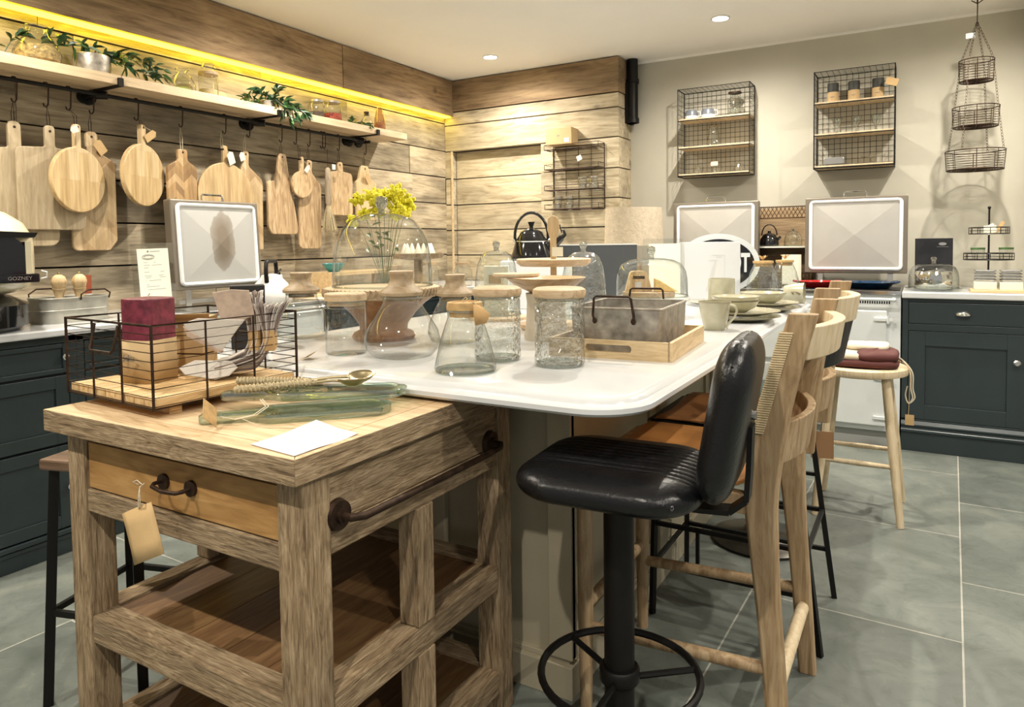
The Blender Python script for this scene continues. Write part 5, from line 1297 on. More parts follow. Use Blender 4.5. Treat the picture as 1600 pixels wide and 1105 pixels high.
G().tube([(.085,0,.06),(.12,0,.10),(.14,0,.145)], [.028,.02,.014], 12).build('spout', MT['ceramicw'], t)
G().tube([(.135,0,.14),(.12,0,.165),(.10,0,.15)], .008).tube([(.115,0,.165),(.16,0,.175)], .005).build('whistle', MT['blackmetal'], t)
# corner counter odds and ends
t = thing('small_tray', 'small pale wooden tray holding a teal dish on the far left worktop', 'tray', (-3.24, 3.06, .905))
G().box(-.10,.10,-.16,.16,0,.012).box(-.10,.10,-.16,-.15,.012,.03).box(-.10,.10,.15,.16,.012,.03).box(-.02,.02,-.02,.02,-.0,.012).build('tray', MT['oaky'], t, smooth=False)
t = thing('jar_riser', 'low pale wooden riser shelf on the far left worktop', 'riser', (-3.30, 3.50, .905))
G().box(-.12,.12,-.25,.40,.12,.14).box(-.12,.12,-.25,-.23,0,.12).box(-.12,.12,.38,.40,0,.12).build('riser', MT['oaky'], t, smooth=False)
t = thing('teal_bowl', 'small teal bowl on the wooden riser left of the big cloche', 'bowl', (-3.28, 3.36, 1.0455))
G().lathe([(.0,0),(.03,0),(.06,.03),(.075,.055),(.071,.055),(.05,.028),(.0,.01)]).build('bowl', plain('teal_glaze', (.03,.28,.33), .25), t)
t = thing('ornament_tray', 'round wooden tray of small white cone ornaments behind the big cloche', 'tray', (-3.05, 3.95, .905))
G().lathe([(.0,0),(.09,0),(.09,.01),(.03,.03),(.03,.20),(.17,.215),(.185,.25),(.175,.25),(.16,.23),(.0,.225)], n=36).build('tray', MT['mushwood'], t)
rnd = random.Random(8)
for k in range(7):
    a = 2*PI*k/7
    o = G().lathe([(.0,0),(.028,.004),(.030,.02),(.018,.05),(.006,.085),(.0,.09)], n=14).build('cone_ornament', MT['cardw'])
    o.location = (-3.05+.095*math.cos(a), 3.95+.095*math.sin(a), .905+.231)
    tag(o, 'small white cone ornament on the round wooden tray behind the big cloche', 'ornament', 'cone ornaments on the round tray')
for k, (x, y, lb) in enumerate(((-2.78, 3.85, 'plain clear glass jar left of the ornament tray on the far worktop'), (-3.25, 4.35, 'plain clear glass jar nearest the wood corner on the far worktop'), (-2.95, 4.36, 'plain clear glass jar in front of the planked niche'))):
    jar('glass_jar', lb, 'jar', (x if x < -2.9 else -3.0, y if k else 3.62, .905), .06, [(.001,.003),(.06,.001),(.07,.01),(.07,.11),(.05,.14),(.05,.16)], lid=[('lid','mushwood',[(.0,.155),(.053,.155),(.053,.175),(.0,.178)])])
# ---- right cabinet
t = thing('base_cabinet', 'dark navy cabinet with chrome cup handle, right of the white range', 'cabinet', (.235, 4.60, 0))
x0, x1 = -.318, .322
G().box(x0, x1, .02, .63, 0, .875).build('body', MT['navy'], t, smooth=False)
g = G().box(x0, -.288, 0, .02, .185, .875).box(.264, x1, 0, .02, .185, .875).box(-.288, .264, 0, .02, .855, .875).box(-.288, .264, 0, .02, .692, .730).box(-.288, .264, 0, .02, .172, .182)
g.build('face_frame', MT['navy'], t, smooth=False, bevel=.0015)
g = G().box(x0, x1, -.012, .02, 0, .105).prism([(-.012,.105),(-.024,.112),(-.024,.124),(-.014,.132),(-.014,.140),(-.020,.146),(-.020,.154),(-.004,.172),(.02,.172),(.02,.105)], 'x', x0, x1)
g.build('plinth_moulding', MT['navy'], t, smooth=False)
g = G().box(-.285, .261, 0, .02, .733, .852); dw = g.build('drawer', MT['navy'], t, smooth=False, bevel=.002)
g = G().sph((0,0,0), .036, sx=1.05, sy=.75, sz=.62, u=20, v=12)
bmesh.ops.bisect_plane(g.bm, geom=g.bm.verts[:]+g.bm.edges[:]+g.bm.faces[:], plane_co=(0,0,-.004), plane_no=(0,0,-1), clear_outer=True)
bmesh.ops.bisect_plane(g.bm, geom=g.bm.verts[:]+g.bm.edges[:]+g.bm.faces[:], plane_co=(0,0,0), plane_no=(0,1,0), clear_outer=True)
o = g.build('cup_handle', MT['chrome'], dw, solid=.002); o.location = (-.024, -.001, .788)
g = G(); panel_front(g, 'x', -.285, .261, .185, .689, .02, .02, .082, .012, sgn=-1); dd = g.build('door', MT['navy'], t, smooth=False, bevel=.0012)
G().lathe([(.005,0),(.005,.012),(.015,.018),(.017,.026),(.011,.033),(0,.034)]).xf(Matrix.Translation((.222, 0, .541)) @ Matrix.Rotation(PI/2, 4, 'X')).build('door_knob', MT['chrome'], dd)
worktop('worktop', 'short white worktop right of the range under the glass dome', [(-.086,4.575),(.556,4.575),(.556,5.245),(-.086,5.245)], .876, .912)
# ---- wall wire racks with wooden shelves
def wire_rack(label, x0, x1, z0, z1, shelves, yf=5.075, yb=5.243):
    t = thing('wire_wall_rack', label, 'shelf', (x0, yb, z0))
    w, h, d = x1-x0, z1-z0, yb-yf
    g = G(); st = .0335
    nx = int(w/st); nz = int(h/st); ny = 4
    for k in range(nx+1): x = w*k/nx; g.cyl((x,0,0),(x,0,h),.0013,n=4); g.cyl((x,0,h),(x,-d,h),.0013,n=4)
    for k in range(nz+1):
        z = h*k/nz; g.cyl((0,0,z),(w,0,z),.0013,n=4)
        for x in (0, w): g.cyl((x,0,z),(x,-d,z),.0013,n=4)
    for k in range(1, ny+1):
        y = -d*k/ny; g.cyl((0,y,h),(w,y,h),.0013,n=4)
        for x in (0, w): g.cyl((x,y,0),(x,y,h),.0013,n=4)
    g.build('wire_mesh', MT['blackmetal'], t)
    g = G()
    for y in (0, -d):
        g.tube([(0,y,0),(w,y,0),(w,y,h),(0,y,h)], .0042, 6, closed=True)
    for x in (0, w):
        for z in (0, h): g.cyl((x,0,z),(x,-d,z),.0042,n=6)
    g.build('frame', MT['blackmetal'], t)
    for z in shelves:
        G().box(.004, w-.004, -d+.003, -.003, z-z0-.014, z-z0).build('shelf_board', MT['shelf'], t, smooth=False)
        G().box(.0, w, -d-.002, -d+.002, z-z0-.017, z-z0-.010).build('shelf_edge', MT['blackmetal'], t, smooth=False)
    return t
RL = (2.098, 1.897, 1.702)
wire_rack('black wire wall rack with three shelves, left one, nearest the black pipe', -1.533, -1.03, 1.684, 2.31, RL)
RR = (2.118, 1.912, 1.702)
wire_rack('black wire wall rack with three shelves, right one, above the raised range lid', -.617, -.148, 1.684, 2.315, RR)
blue = plain('blue_grey_glaze', (.15,.165,.19), .3)
for x, lb in ((-1.455, 'squat blue-grey mug with cream base on the left wall rack, outer one'), (-1.335, 'squat blue-grey mug with cream base on the left wall rack, beside the glass bottle')):
    t = thing('mug', lb, 'mug', (x, 5.15, RL[0]+.0005), group='blue-grey mugs')
    G().lathe([(.0,0),(.045,0),(.048,.025),(.0,.025)], n=24).build('base', MT['ceramicw'], t)
    G().lathe([(.048,.025),(.046,.05),(.038,.068),(.034,.068),(.0,.03)], n=24).build('upper', blue, t)
    G().tube([(.044,0,.055),(.066,0,.055),(.068,0,.025),(.046,0,.02)], .005).build('handle', MT['ceramicw'], t)
jar('glass_bottle', 'green-tinted square glass bottle on the top shelf of the left wall rack', 'bottle', (-1.145,5.15,RL[0]+.0005), .05, [(.001,.003),(.05,.001),(.052,.10),(.03,.13),(.022,.135),(.022,.155)], gm='glassrib', lid=[('lid','rustmetal',[(.0,.155),(.045,.155),(.045,.165),(.0,.166)])])
t = jar('glass_decanter', 'tall faceted glass decanter with a kraft bow on the left wall rack', 'decanter', (-1.295,5.15,RL[1]+.0005), .05, [(.001,.003),(.045,.001),(.048,.02),(.036,.10),(.026,.125),(.030,.135)], gm='glassrib')
G().leaf((0,0,.135),(1,0,.3),.05,.02).leaf((0,0,.135),(-1,0,.3),.05,.02).leaf((0,0,.135),(.3,-.5,.4),.04,.02).build('kraft_bow', MT['kraft'], t, solid=.001)
for k, (x, lb) in enumerate(((-1.41,'small glass cruet on the bottom shelf of the left wall rack, left one'), (-1.275,'small glass cruet with a pink tag, middle of the left rack bottom shelf'), (-1.12,'small glass cruet on the bottom shelf of the left wall rack, right one'))):
    t = jar('glass_cruet', lb, 'cruet', (x,5.15,RL[2]+.0005), .03, [(.001,.002),(.03,.001),(.033,.02),(.018,.045),(.014,.06)], gm='glassrib')
    G().tube([(.014,0,.055),(.04,0,.05),(.04,0,.02),(.03,0,.015)], .003).build('handle', MT['glassrim'], t)
    if k == 1: G().box(-.03,.02,-.036,-.035,.05,.08).build('tag', plain('pink_card', (.75,.50,.40), .7), t, smooth=False)
for k, x in enumerate((-.51, -.385, -.245)):
    t = thing('kraft_canister', f'black-lidded kraft canister on the right wall rack, {("leftmost of three","middle of three","rightmost of three, by the tag")[k]}', 'canister', (x, 5.15, RR[0]+.0005), group='black-lidded canisters')
    G().lathe([(.0,0),(.035,0),(.035,.068),(.0,.068)], n=28).build('body', MT['card'], t, bevel=.001)
    G().lathe([(.0,.0685),(.0345,.0685),(.0345,.125),(.033,.127),(.0,.127)], n=28).build('lid', plain('charcoal_card_lid', (.03,.03,.025), .6), t)
    G().box(-.015,.012,-.0362,-.0358,.032,.035).build('printed_name', MT['ink'], t, smooth=False)
t = thing('price_tag', 'kraft price tag hanging off the top right corner of the right wall rack', 'tag', (-.165, 5.07, 2.20))
G().box(-.035,.035,-.001,.001,-.02,.025).xf(Matrix.Rotation(.35,4,'Y')).build('card', MT['tag'], t, smooth=False)
G().tube([(0,0,.02),(.008,.0,.06),(.015,.004,.11)], .001).build('string', MT['twine'], t)
for k, x in enumerate((-.485, -.37, -.255)):
    t = jar('glass_goblet', f'footed clear glass on the middle shelf of the right wall rack, {("left","centre","right")[k]} one', 'glass', (x,5.15,RR[1]+.0005), .03, [(.001,.001),(.03,.002),(.006,.012),(.005,.035),(.022,.055),(.031,.10)], group='footed glasses', gm='glassrim')
t = thing('butter_dish', 'silver ribbed butter dish on the bottom shelf of the right wall rack', 'dish', (-.50, 5.15, RR[2]+.0005))
G().prism(rpoly([(-.085,-.045,.02),(.085,-.045,.02),(.085,.045,.02),(-.085,.045,.02)]), 'z', 0, .010).build('plate', MT['glassrib'], t)
G().prism(rpoly([(-.065,.010,.0),(.065,.010,.0),(.062,.055,.015),(-.062,.055,.015)]), 'y', -.032, .032).build('cover', MT['steel'], t, smooth=False, bevel=.003)
t = thing('glass_stand', 'small glass cake stand on the bottom shelf of the right wall rack', 'stand', (-.27, 5.15, RR[2]+.0005))
G().lathe([(.001,.001),(.04,.002),(.01,.01),(.01,.04),(.07,.048),(.074,.055)], n=30, cap=False).build('stand', MT['glassrib'], t)
# ---- alcove wire rack, cardboard box, jars
t = thing('wire_shelf_rack', 'dark wire tiered rack on the planked alcove under a cardboard box', 'rack', (-2.50, 4.985, 1.47))
w, h = .43, .49; g = G()
for k in range(15): g.cyl((0,0,h*k/14),(w,0,h*k/14),.0016,n=4)
for k in range(5): g.cyl((w*k/4,0,0),(w*k/4,0,h),.0022,n=5)
for z in (0, h): g.cyl((0,0,z),(w,0,z),.004,n=6)
for x in (0, w): g.cyl((x,0,0),(x,0,h),.004,n=6)
g.build('back_grid', MT['rustmetal'], t)
for z in (.46, .31, .15, .005):
    g = G()
    for k in range(4): g.cyl((-.02,-.035*k-.01,z),(w,-.035*k-.01,z),.0018,n=4)
    for k in range(9): g.cyl((w*k/8-.0,0,z),(w*k/8,-.12,z),.0016,n=4)
    g.tube([(-.02,0,z),(-.02,-.12,z),(w,-.12,z),(w,0,z)], .003, 5).tube([(-.02,0,z+.035),(-.02,-.12,z+.035),(w,-.12,z+.035),(w,0,z+.035)], .0022, 5)
    for x in (-.02, w): g.cyl((x,-.12,z),(x,-.12,z+.035),.0022,n=5)
    g.build('wire_shelf', MT['rustmetal'], t)
t = thing('cardboard_box', 'open-ended kraft cardboard box sitting on top of the alcove wire rack', 'box', (-2.39, 4.915, 1.9635), .06)
G().box(-.105,.105,-.07,.07,0,.125).build('box', MT['card'], t, smooth=False, bevel=.002)
G().box(.045,.085,-.0712,-.07,.012,.045).build('white_label', MT['white'], t, smooth=False)
G().box(-.012,.010,-.0712,-.07,.062,.068).build('printed_mark', MT['ink'], t, smooth=False)
t = thing('price_tag', 'cream price tag hanging on the alcove wire rack', 'tag', (-2.22, 4.855, 1.85))
G().box(-.02,.02,-.001,.001,-.02,.018).xf(Matrix.Rotation(-.4,4,'Y')).build('card', MT['cardw'], t, smooth=False)
for k, (x, z, lb) in enumerate(((-2.225, .15, 'grey lidded jar on the middle shelf of the alcove rack, left of two'), (-2.135, .15, 'grey lidded jar on the middle shelf of the alcove rack, right of two'), (-2.44, .005, 'grey lidded jar on the bottom shelf of the alcove rack, left of two'), (-2.34, .005, 'grey lidded jar on the bottom shelf of the alcove rack, right of two'))):
    t = jar('wire_jar', lb, 'jar', (x, 4.925, 1.4755+z-.0), .035, [(.001,.002),(.034,.001),(.036,.06),(.028,.075)], gm='glassrib', lid=[('lid','galv',[(.0,.075),(.032,.075),(.032,.088),(.0,.09)])], contents=('galv', [(.001,.003),(.031,.003),(.032,.04),(.001,.042)]))
# ---- linen table lamp
t = thing('table_lamp', 'table lamp with a pale pleated linen drum shade left of the raised lid', 'lamp', (-1.735, 4.70, .905))
G().lathe([(.0,0),(.07,0),(.07,.015),(.03,.04),(.05,.12),(.05,.17),(.015,.22),(.012,.30),(.0,.30)], n=28).build('base', MT['mushwood'], t)
G().lathe([(.205,.285),(.195,.545),(.192,.545),(.202,.285)], n=60, cap=False).build('lamp_shade', plain('pleated_linen', (.50,.42,.31), .9, noise=.12, nscale=40, bump=.3, bscale=80), t)
G().cyl((0,0,.30),(0,0,.40),.006).cyl((-.19,0,.40),(.19,0,.40),.002,n=5).build('shade_carrier', MT['blackmetal'], t)
# ---- lattice shelf between the lids
LT = plain('bronze_lattice_metal', (.10,.055,.025), .5, .6)
t = thing('lattice_shelf', 'bronze lattice-edged tabletop shelf unit between the two raised lids', 'shelf', (-.82, 5.02, .918))
w, d, h = .185, .19, .52
G().box(-w,w,d-.01,d,0,h).build('back_panel', MT['fasciax'], t, smooth=False)
G().box(-w,-w+.004,0,d,0,h).build('side_panel', LT, t, smooth=False)
G().box(-w,w,0,d-.01,.245,.255).build('middle_shelf', MT['cardw'], t, smooth=False)
g = G()
for x in (-w, w): g.box(x-.006,x+.006,-.006,.006,0,h).box(x-.006,x+.006,d-.018,d-.006,0,h)
for z in (0, .075, h-.075, h): g.box(-w,w,-.005,.005,z-.004,z+.004)
g.build('frame', LT, t, smooth=False)
for z0 in (.0, h-.075):
    g = G(); n = 14
    for k in range(n):
        a = -w+2*w*k/n; b = a+2*w/n*1.5
        g.beam((a,0,z0+.004),(min(b,w),0,z0+.071),.003,.004).beam((a,0,z0+.071),(min(b,w),0,z0+.004),.003,.004)
    g.build('lattice_band', LT, t, smooth=False)
t = thing('stovetop_kettle', 'small black kettle on the middle of the bronze lattice shelf', 'kettle', (-.90, 5.10, 1.1735))
G().lathe([(.0,0),(.062,0),(.066,.01),(.058,.05),(.04,.08),(.012,.092),(.01,.105),(.0,.106)], n=26).build('body', MT['blackenamel'], t)
G().tube([(.05*math.cos(a),0,.075+.075*math.sin(a)) for a in [PI*k/12 for k in range(13)]], .004).build('handle', MT['blackmetal'], t)
G().tube([(.04,0,.035),(.075,0,.065)], [.014,.009], 10).build('spout', MT['blackenamel'], t)
cloche('small glass cloche on the bronze lattice shelf between the raised lids', (-.745,5.09,1.1735), .058, .10, .009, .022, 'dome', gm='glassrib')
t = thing('price_card', 'small white price card standing in front of the lattice shelf', 'card', (-.735, 4.965, .9185), .0)
G().box(-.06,.06,-.001,.001,0,.20).box(-.06,.06,-.001,.03,0,.002).build('card', MT['cardw'], t, smooth=False)
# ---- pans on the range
def pan(label, c, r, m, hand):
    t = thing('gratin_pan', label, 'pan', c)
    G().lathe([(.0,0),(r*.72,0),(r*.80,.004),(r,.036),(r*1.02,.038),(r*.97,.038),(r*.78,.009),(.0,.007)], n=44).build('pan', m, t)
    for s in hand: G().tube([(r*.92*math.cos(s-.25),r*.92*math.sin(s-.25),.033),(r*1.18*math.cos(s-.2),r*1.18*math.sin(s-.2),.040),(r*1.18*math.cos(s+.2),r*1.18*math.sin(s+.2),.040),(r*.92*math.cos(s+.25),r*.92*math.sin(s+.25),.033)], .006, 8).build('handle', m, t)
pan('shallow red enamel pan on the range, left of the blue pan', (-.56,4.76,.9185), .115, plain('red_enamel', (.38,.012,.012), .12, coat=.5), (0.2, PI+.2))
pan('shallow dark blue enamel pan at the right of the range top', (-.26,4.76,.9185), .135, plain('navy_enamel', (.006,.03,.075), .12, coat=.5), (PI, .1))
# ---- items on the right worktop (z .912)
t = thing('display_book', 'upright black glossy book with a pale oval emblem behind the glass dome', 'book', (.072, 4.93, .9125), .0)
m4 = Matrix.Rotation(-.06, 4, 'X')
G().box(-.098,.098,-.012,.012,0,.302).xf(m4).build('book', plain('black_glossy_cover', (.016,.016,.018), .22, noise=.5, nscale=6), t, smooth=False, bevel=.001)
G().lathe([(.0,0),(.020,0),(.020,.0015),(.0,.0015)], n=26).xf(m4 @ Matrix.Translation((.045,-.0122,.268)) @ Matrix.Diagonal((1,1,.45,1)) @ Matrix.Rotation(PI/2,4,'X')).build('oval_emblem', MT['steel'], t)
G().box(.015,.075,-.0128,-.0121,.250,.2515).xf(m4).build('printed_line', MT['steel'], t, smooth=False)
t = thing('glass_plate', 'round glass cake plate under the dome on the right worktop', 'plate', (.07, 4.75, .9125))
G().lathe([(.0,0),(.10,0),(.14,.008),(.145,.014),(.10,.010),(.0,.010)], n=44).build('plate', MT['glassrib'], t)
cloche('glass dome with crystal knob over a chrome pot on the right worktop', (.07,4.75,.9268), .128, .145, .016, .038, 'low')
t = thing('chrome_pot', 'round chrome pot inside the glass dome on the right worktop', 'pot', (.07,4.75,.9232))
G().lathe([(.0,0),(.085,0),(.092,.01),(.098,.06),(.094,.085),(.0,.085)], n=40).build('pot', MT['chrome'], t)
G().lathe([(.096,.085),(.09,.10),(.05,.115),(.01,.12),(.0,.12)], n=40).build('lid', MT['chrome'], t)
t = thing('tiered_wire_stand', 'two-tier dark wire stand with round trays of small pots on the right worktop', 'stand', (.345,4.92,.9125))
g = G().cyl((0,0,.01),(0,0,.47),.005,n=8).sph((0,0,.475),.009).lathe([(.0,0),(.09,0),(.09,.006),(.01,.015),(.0,.015)], n=30); g.build('pole', MT['blackmetal'], t)
for z, r in ((.175, .122), (.325, .098)):
    g = G()
    for zz, q in ((0, .0028), (.018, .0014), (.036, .0028)): g.tube([(r*math.cos(2*PI*k/36), r*math.sin(2*PI*k/36), z+zz) for k in range(36)], q, 5, closed=True)
    for k in range(12): a = 2*PI*k/12; g.cyl((r*math.cos(a), r*math.sin(a), z),(r*math.cos(a), r*math.sin(a), z+.036),.0018,n=4); g.cyl((0,0,z),(r*math.cos(a), r*math.sin(a), z),.0018,n=4)
    g.build('round_tray', MT['blackmetal'], t)
for k, (x, y, z, m, lb) in enumerate(((.29,4.875,1.0925,'glassrib','small glass pot with green lid on the lower tier of the wire stand'), (.425,4.88,1.0925,'glass','small clear pot with green lid at the right of the lower tier'))):
    jar('small_pot', lb, 'pot', (x,y,z), .03, [(.001,.001),(.028,.001),(.034,.04),(.034,.055)], gm=m, lid=[('lid','leaf2',[(.0,.055),(.036,.055),(.036,.065),(.0,.066)])])
t = thing('kraft_tag_bundle', 'bundle of kraft and white tags on the upper tier of the wire stand', 'tags', (.365,4.86,1.2435))
G().box(-.03,.02,-.002,.0,.0,.05).xf(Matrix.Rotation(-.5,4,'Y')).box(-.05,.01,-.004,-.002,-.0,.04).build('white_tag', MT['cardw'], t, smooth=False)
G().box(.0,.018,0,.002,.0,.075).xf(Matrix.Rotation(.5,4,'Y')).build('kraft_tag', MT['tag'], t, smooth=False)
dk = plain('dark_glaze_edge', (.05,.055,.06), .4)
for sx, nm in ((.315, 'left'), (.432, 'right')):
    y = 4.70
    t = thing('coaster_box', f'small cream box under the {nm} stack of square dishes on the right worktop', 'box', (sx, y, .9125+.016)); G().box(-.052,.052,-.045,.045,0,.042).build('box', MT['cardw'], t, smooth=False, bevel=.002)
    for k in range(4):
        t = thing('square_dish', f'white square dish with dark edge in the {nm} stack, {("lowest","second lowest","second highest","topmost")[k]}', 'dish', (sx, y, .9125+.0585+.0165*k), group='stacked square dishes')
        ol = rpoly([(-.045,-.04,.01),(.045,-.04,.01),(.045,.04,.01),(-.045,.04,.01)])
        G().loft([[(x*.85,yy*.85,0) for x,yy in ol],[(x*1.08,yy*1.08,.012) for x,yy in ol],[(x*1.02,yy*1.02,.012) for x,yy in ol],[(x*.8,yy*.8,.004) for x,yy in ol]]).build('dish', MT['ceramicw'], t, smooth=False)
        G().tube([(x*1.08,yy*1.08,.0125) for x,yy in ol], .0018, 5, closed=True).build('dark_rim', dk, t)
t = thing('pale_board', 'pale wooden serving board lying under the square dishes on the right worktop', 'board', (.385,4.70,.9125))
G().box(-.14,.165,-.075,.10,0,.0155).build('board', MT['oakx'], t, smooth=False, bevel=.002)
# ---- hanging three-tier basket
hb = thing('hanging_basket', 'three-tier dark wire basket hung on chains from the ceiling by the right wall', 'hanging basket', (.272, 4.95, 0))
g = G().cyl((0,0,2.46),(0,0,2.575),.003,n=6).tube([(-.03,0,2.592),(0,0,2.57),(.035,0,2.594)], .003).cyl((0,0,2.575),(0,0,2.60),.004)
g.build('ceiling_hook', MT['rustmetal'], hb)
def chain(g, p0, p1, n):
    p0, p1 = Vector(p0), Vector(p1)
    d = (p1-p0); L_ = d.length/n; d.normalize(); u = d.orthogonal().normalized(); v = d.cross(u)
    for k in range(n):
        c = p0+d*L_*(k+.5); a = u if k % 2 else v
        g.tube([c+d*L_*.62*math.cos(q)+a*.0055*math.sin(q) for q in [2*PI*j/8 for j in range(8)]], .0013, 4, closed=True)
tiers = [(2.125, 2.245, .088, 0), (1.862, 1.975, .117, 0), (1.612, 1.722, .150, 0)]
for z0, z1, r, _ in tiers:
    g = G(); n = 40
    def rg_(rr, z): return [(rr*math.cos(2*PI*k/n), rr*math.sin(2*PI*k/n), z) for k in range(n)]
    for k in range(9): g.tube(rg_(r*(.95+.05*k/8), z0+(z1-z0)*k/8), .0032 if k == 8 else .0014, 5, closed=True)
    g.tube(rg_(r*.95, z0), .0032, 5, closed=True)
    for k in range(1, 11): g.tube(rg_(r*.95*k/11, z0-.004*(11-k)/11), .0015, 4, closed=True)
    for k in range(8): a = 2*PI*k/8; g.tube([(0,0,z0-.004),(r*.95*math.cos(a), r*.95*math.sin(a), z0),(r*math.cos(a), r*math.sin(a), z1)], .0022, 4)
    g.build('wire_tier', MT['rustmetal'], hb)
g = G()
for k in range(4):
    a = PI/4+PI/2*k+.3; c_, s_ = math.cos(a), math.sin(a)
    chain(g, (0,0,2.465), (.088*c_,.088*s_,2.245), 12)
    chain(g, (.088*c_,.088*s_,2.245), (.117*c_,.117*s_,1.975), 15); chain(g, (.117*c_,.117*s_,1.975), (.150*c_,.150*s_,1.722), 15)
g.build('chains', MT['rustmetal'], hb)
G().box(-.055,-.01,-.012,-.010,2.375,2.405).build('price_tag', MT['white'], hb, smooth=False)
print('p5 ok')
# ================================================================ stools and chairs
def pad2(w, d, h, ribs=None, m=96):
    """cushion from a dense grid so channels stay crisp"""
    g = G(); rows_t = []
    def P(u, v, side):
        # map square to rounded square
        x, y = u*w/2, v*d/2
        r = min(w, d)*.30
        ex = max(abs(x)-(w/2-r), 0); ey = max(abs(y)-(d/2-r), 0)
        L_ = math.hypot(ex, ey)
        if L_ > r:
            k = r/L_
            x = math.copysign(w/2-r+ex*k, x) if ex > 0 else x
            y = math.copysign(d/2-r+ey*k, y) if ey > 0 else y
        e = max(ex/r if r else 0, ey/r, min(1, L_/r)) if (ex or ey) else 0
        e = min(1, math.hypot(ex, ey)/r) if (ex or ey) else 0
        z = side*h/2*(1-e**3.0)**.5
        if ribs and side > 0:
            x0, x1, n, dp = ribs
            if x0 < y < x1: z -= dp*(1-abs(math.sin((y-x0)/(x1-x0)*PI*n)))**1.5*(1-e*.6)
        return (x, y, z)
    for side in (1, -1):
        rows = [[P(-1+2*i/m, -1+2*j/m, side) for j in range(m+1)] for i in range(m+1)]
        g.loft(rows, False, False)
    bmesh.ops.remove_doubles(g.bm, verts=g.bm.verts[:], dist=2e-4)
    return g
# ---- A: black leather pedestal stool
t = thing('pedestal_stool', 'black leather swivel stool with ribbed seat, padded back and iron foot ring', 'bar stool', (-.560, 1.415, 0), math.radians(4))
G().lathe([(.0,0),(.205,0),(.21,.008),(.20,.018),(.08,.035),(.045,.06),(.036,.10),(.036,.10),(.0,.10)], n=44).build('floor_plate', MT['blackmetal'], t)
G().lathe([(.033,.10),(.033,.655),(.06,.665),(.06,.675),(.0,.675)], n=24).lathe([(.040,.255),(.044,.26),(.044,.285),(.040,.29)], n=24).build('column', MT['blackmetal'], t)
G().tube([(.036*math.cos(2*PI*k/24), .036*math.sin(2*PI*k/24), .135) for k in range(24)], .002, 5, closed=True).build('chrome_collar', MT['chrome'], t)
g = G().tube([(.172*math.cos(2*PI*k/40), .172*math.sin(2*PI*k/40), .272) for k in range(40)], .0085, 8, closed=True)
for k in range(3): a = 2*PI*k/3+.5; g.tube([(.03*math.cos(a), .03*math.sin(a), .262),(.172*math.cos(a), .172*math.sin(a), .272)], .007, 8)
g.build('foot_ring', MT['blackmetal'], t)
o = pad2(.395, .375, .078, ribs=(-.10, .10, 9, .012)).build('seat', MT['blackleather'], t, ang=3); o.location = (0, 0, .718)
o = pad2(.33, .30, .075, ribs=(-.09, .09, 8, .012), m=90).build('backrest', MT['blackleather'], t, ang=3)
o.matrix_local = Matrix.Translation((.238, 0, .868)) @ Matrix.Rotation(.17, 4, 'Y') @ Matrix.Rotation(-PI/2, 4, 'Y')
g = G(); pts = [(.05,0,.672),(.17,0,.668),(.235,0,.672),(.268,0,.70),(.272,0,.76),(.275,0,.85)]
for a, b in zip(pts, pts[1:]): g.beam(a, b, .045, .010, up=(0,0,1) if abs(b[0]-a[0]) > .03 else (1,0,0))
g.build('back_bracket', MT['blackmetal'], t, smooth=False)
G().cyl((.262,-.0,.87),(.285,0,.87),.009).build('back_bolt', MT['steel'], t)
tg = thing('price_tag', 'kraft swing tag hanging on the foot ring of the black pedestal stool', 'tag', (-.455, 1.30, .262))
G().box(-.001,.001,-.03,.03,-.105,-.02).xf(Matrix.Rotation(.5,4,'Z') @ Matrix.Rotation(.15,4,'X')).build('card', MT['tag'], tg, smooth=False)
G().tube([(0,0,.015),(.004,0,-.0),(.001,.001,-.022)], .0012).build('string', MT['twine'], tg)

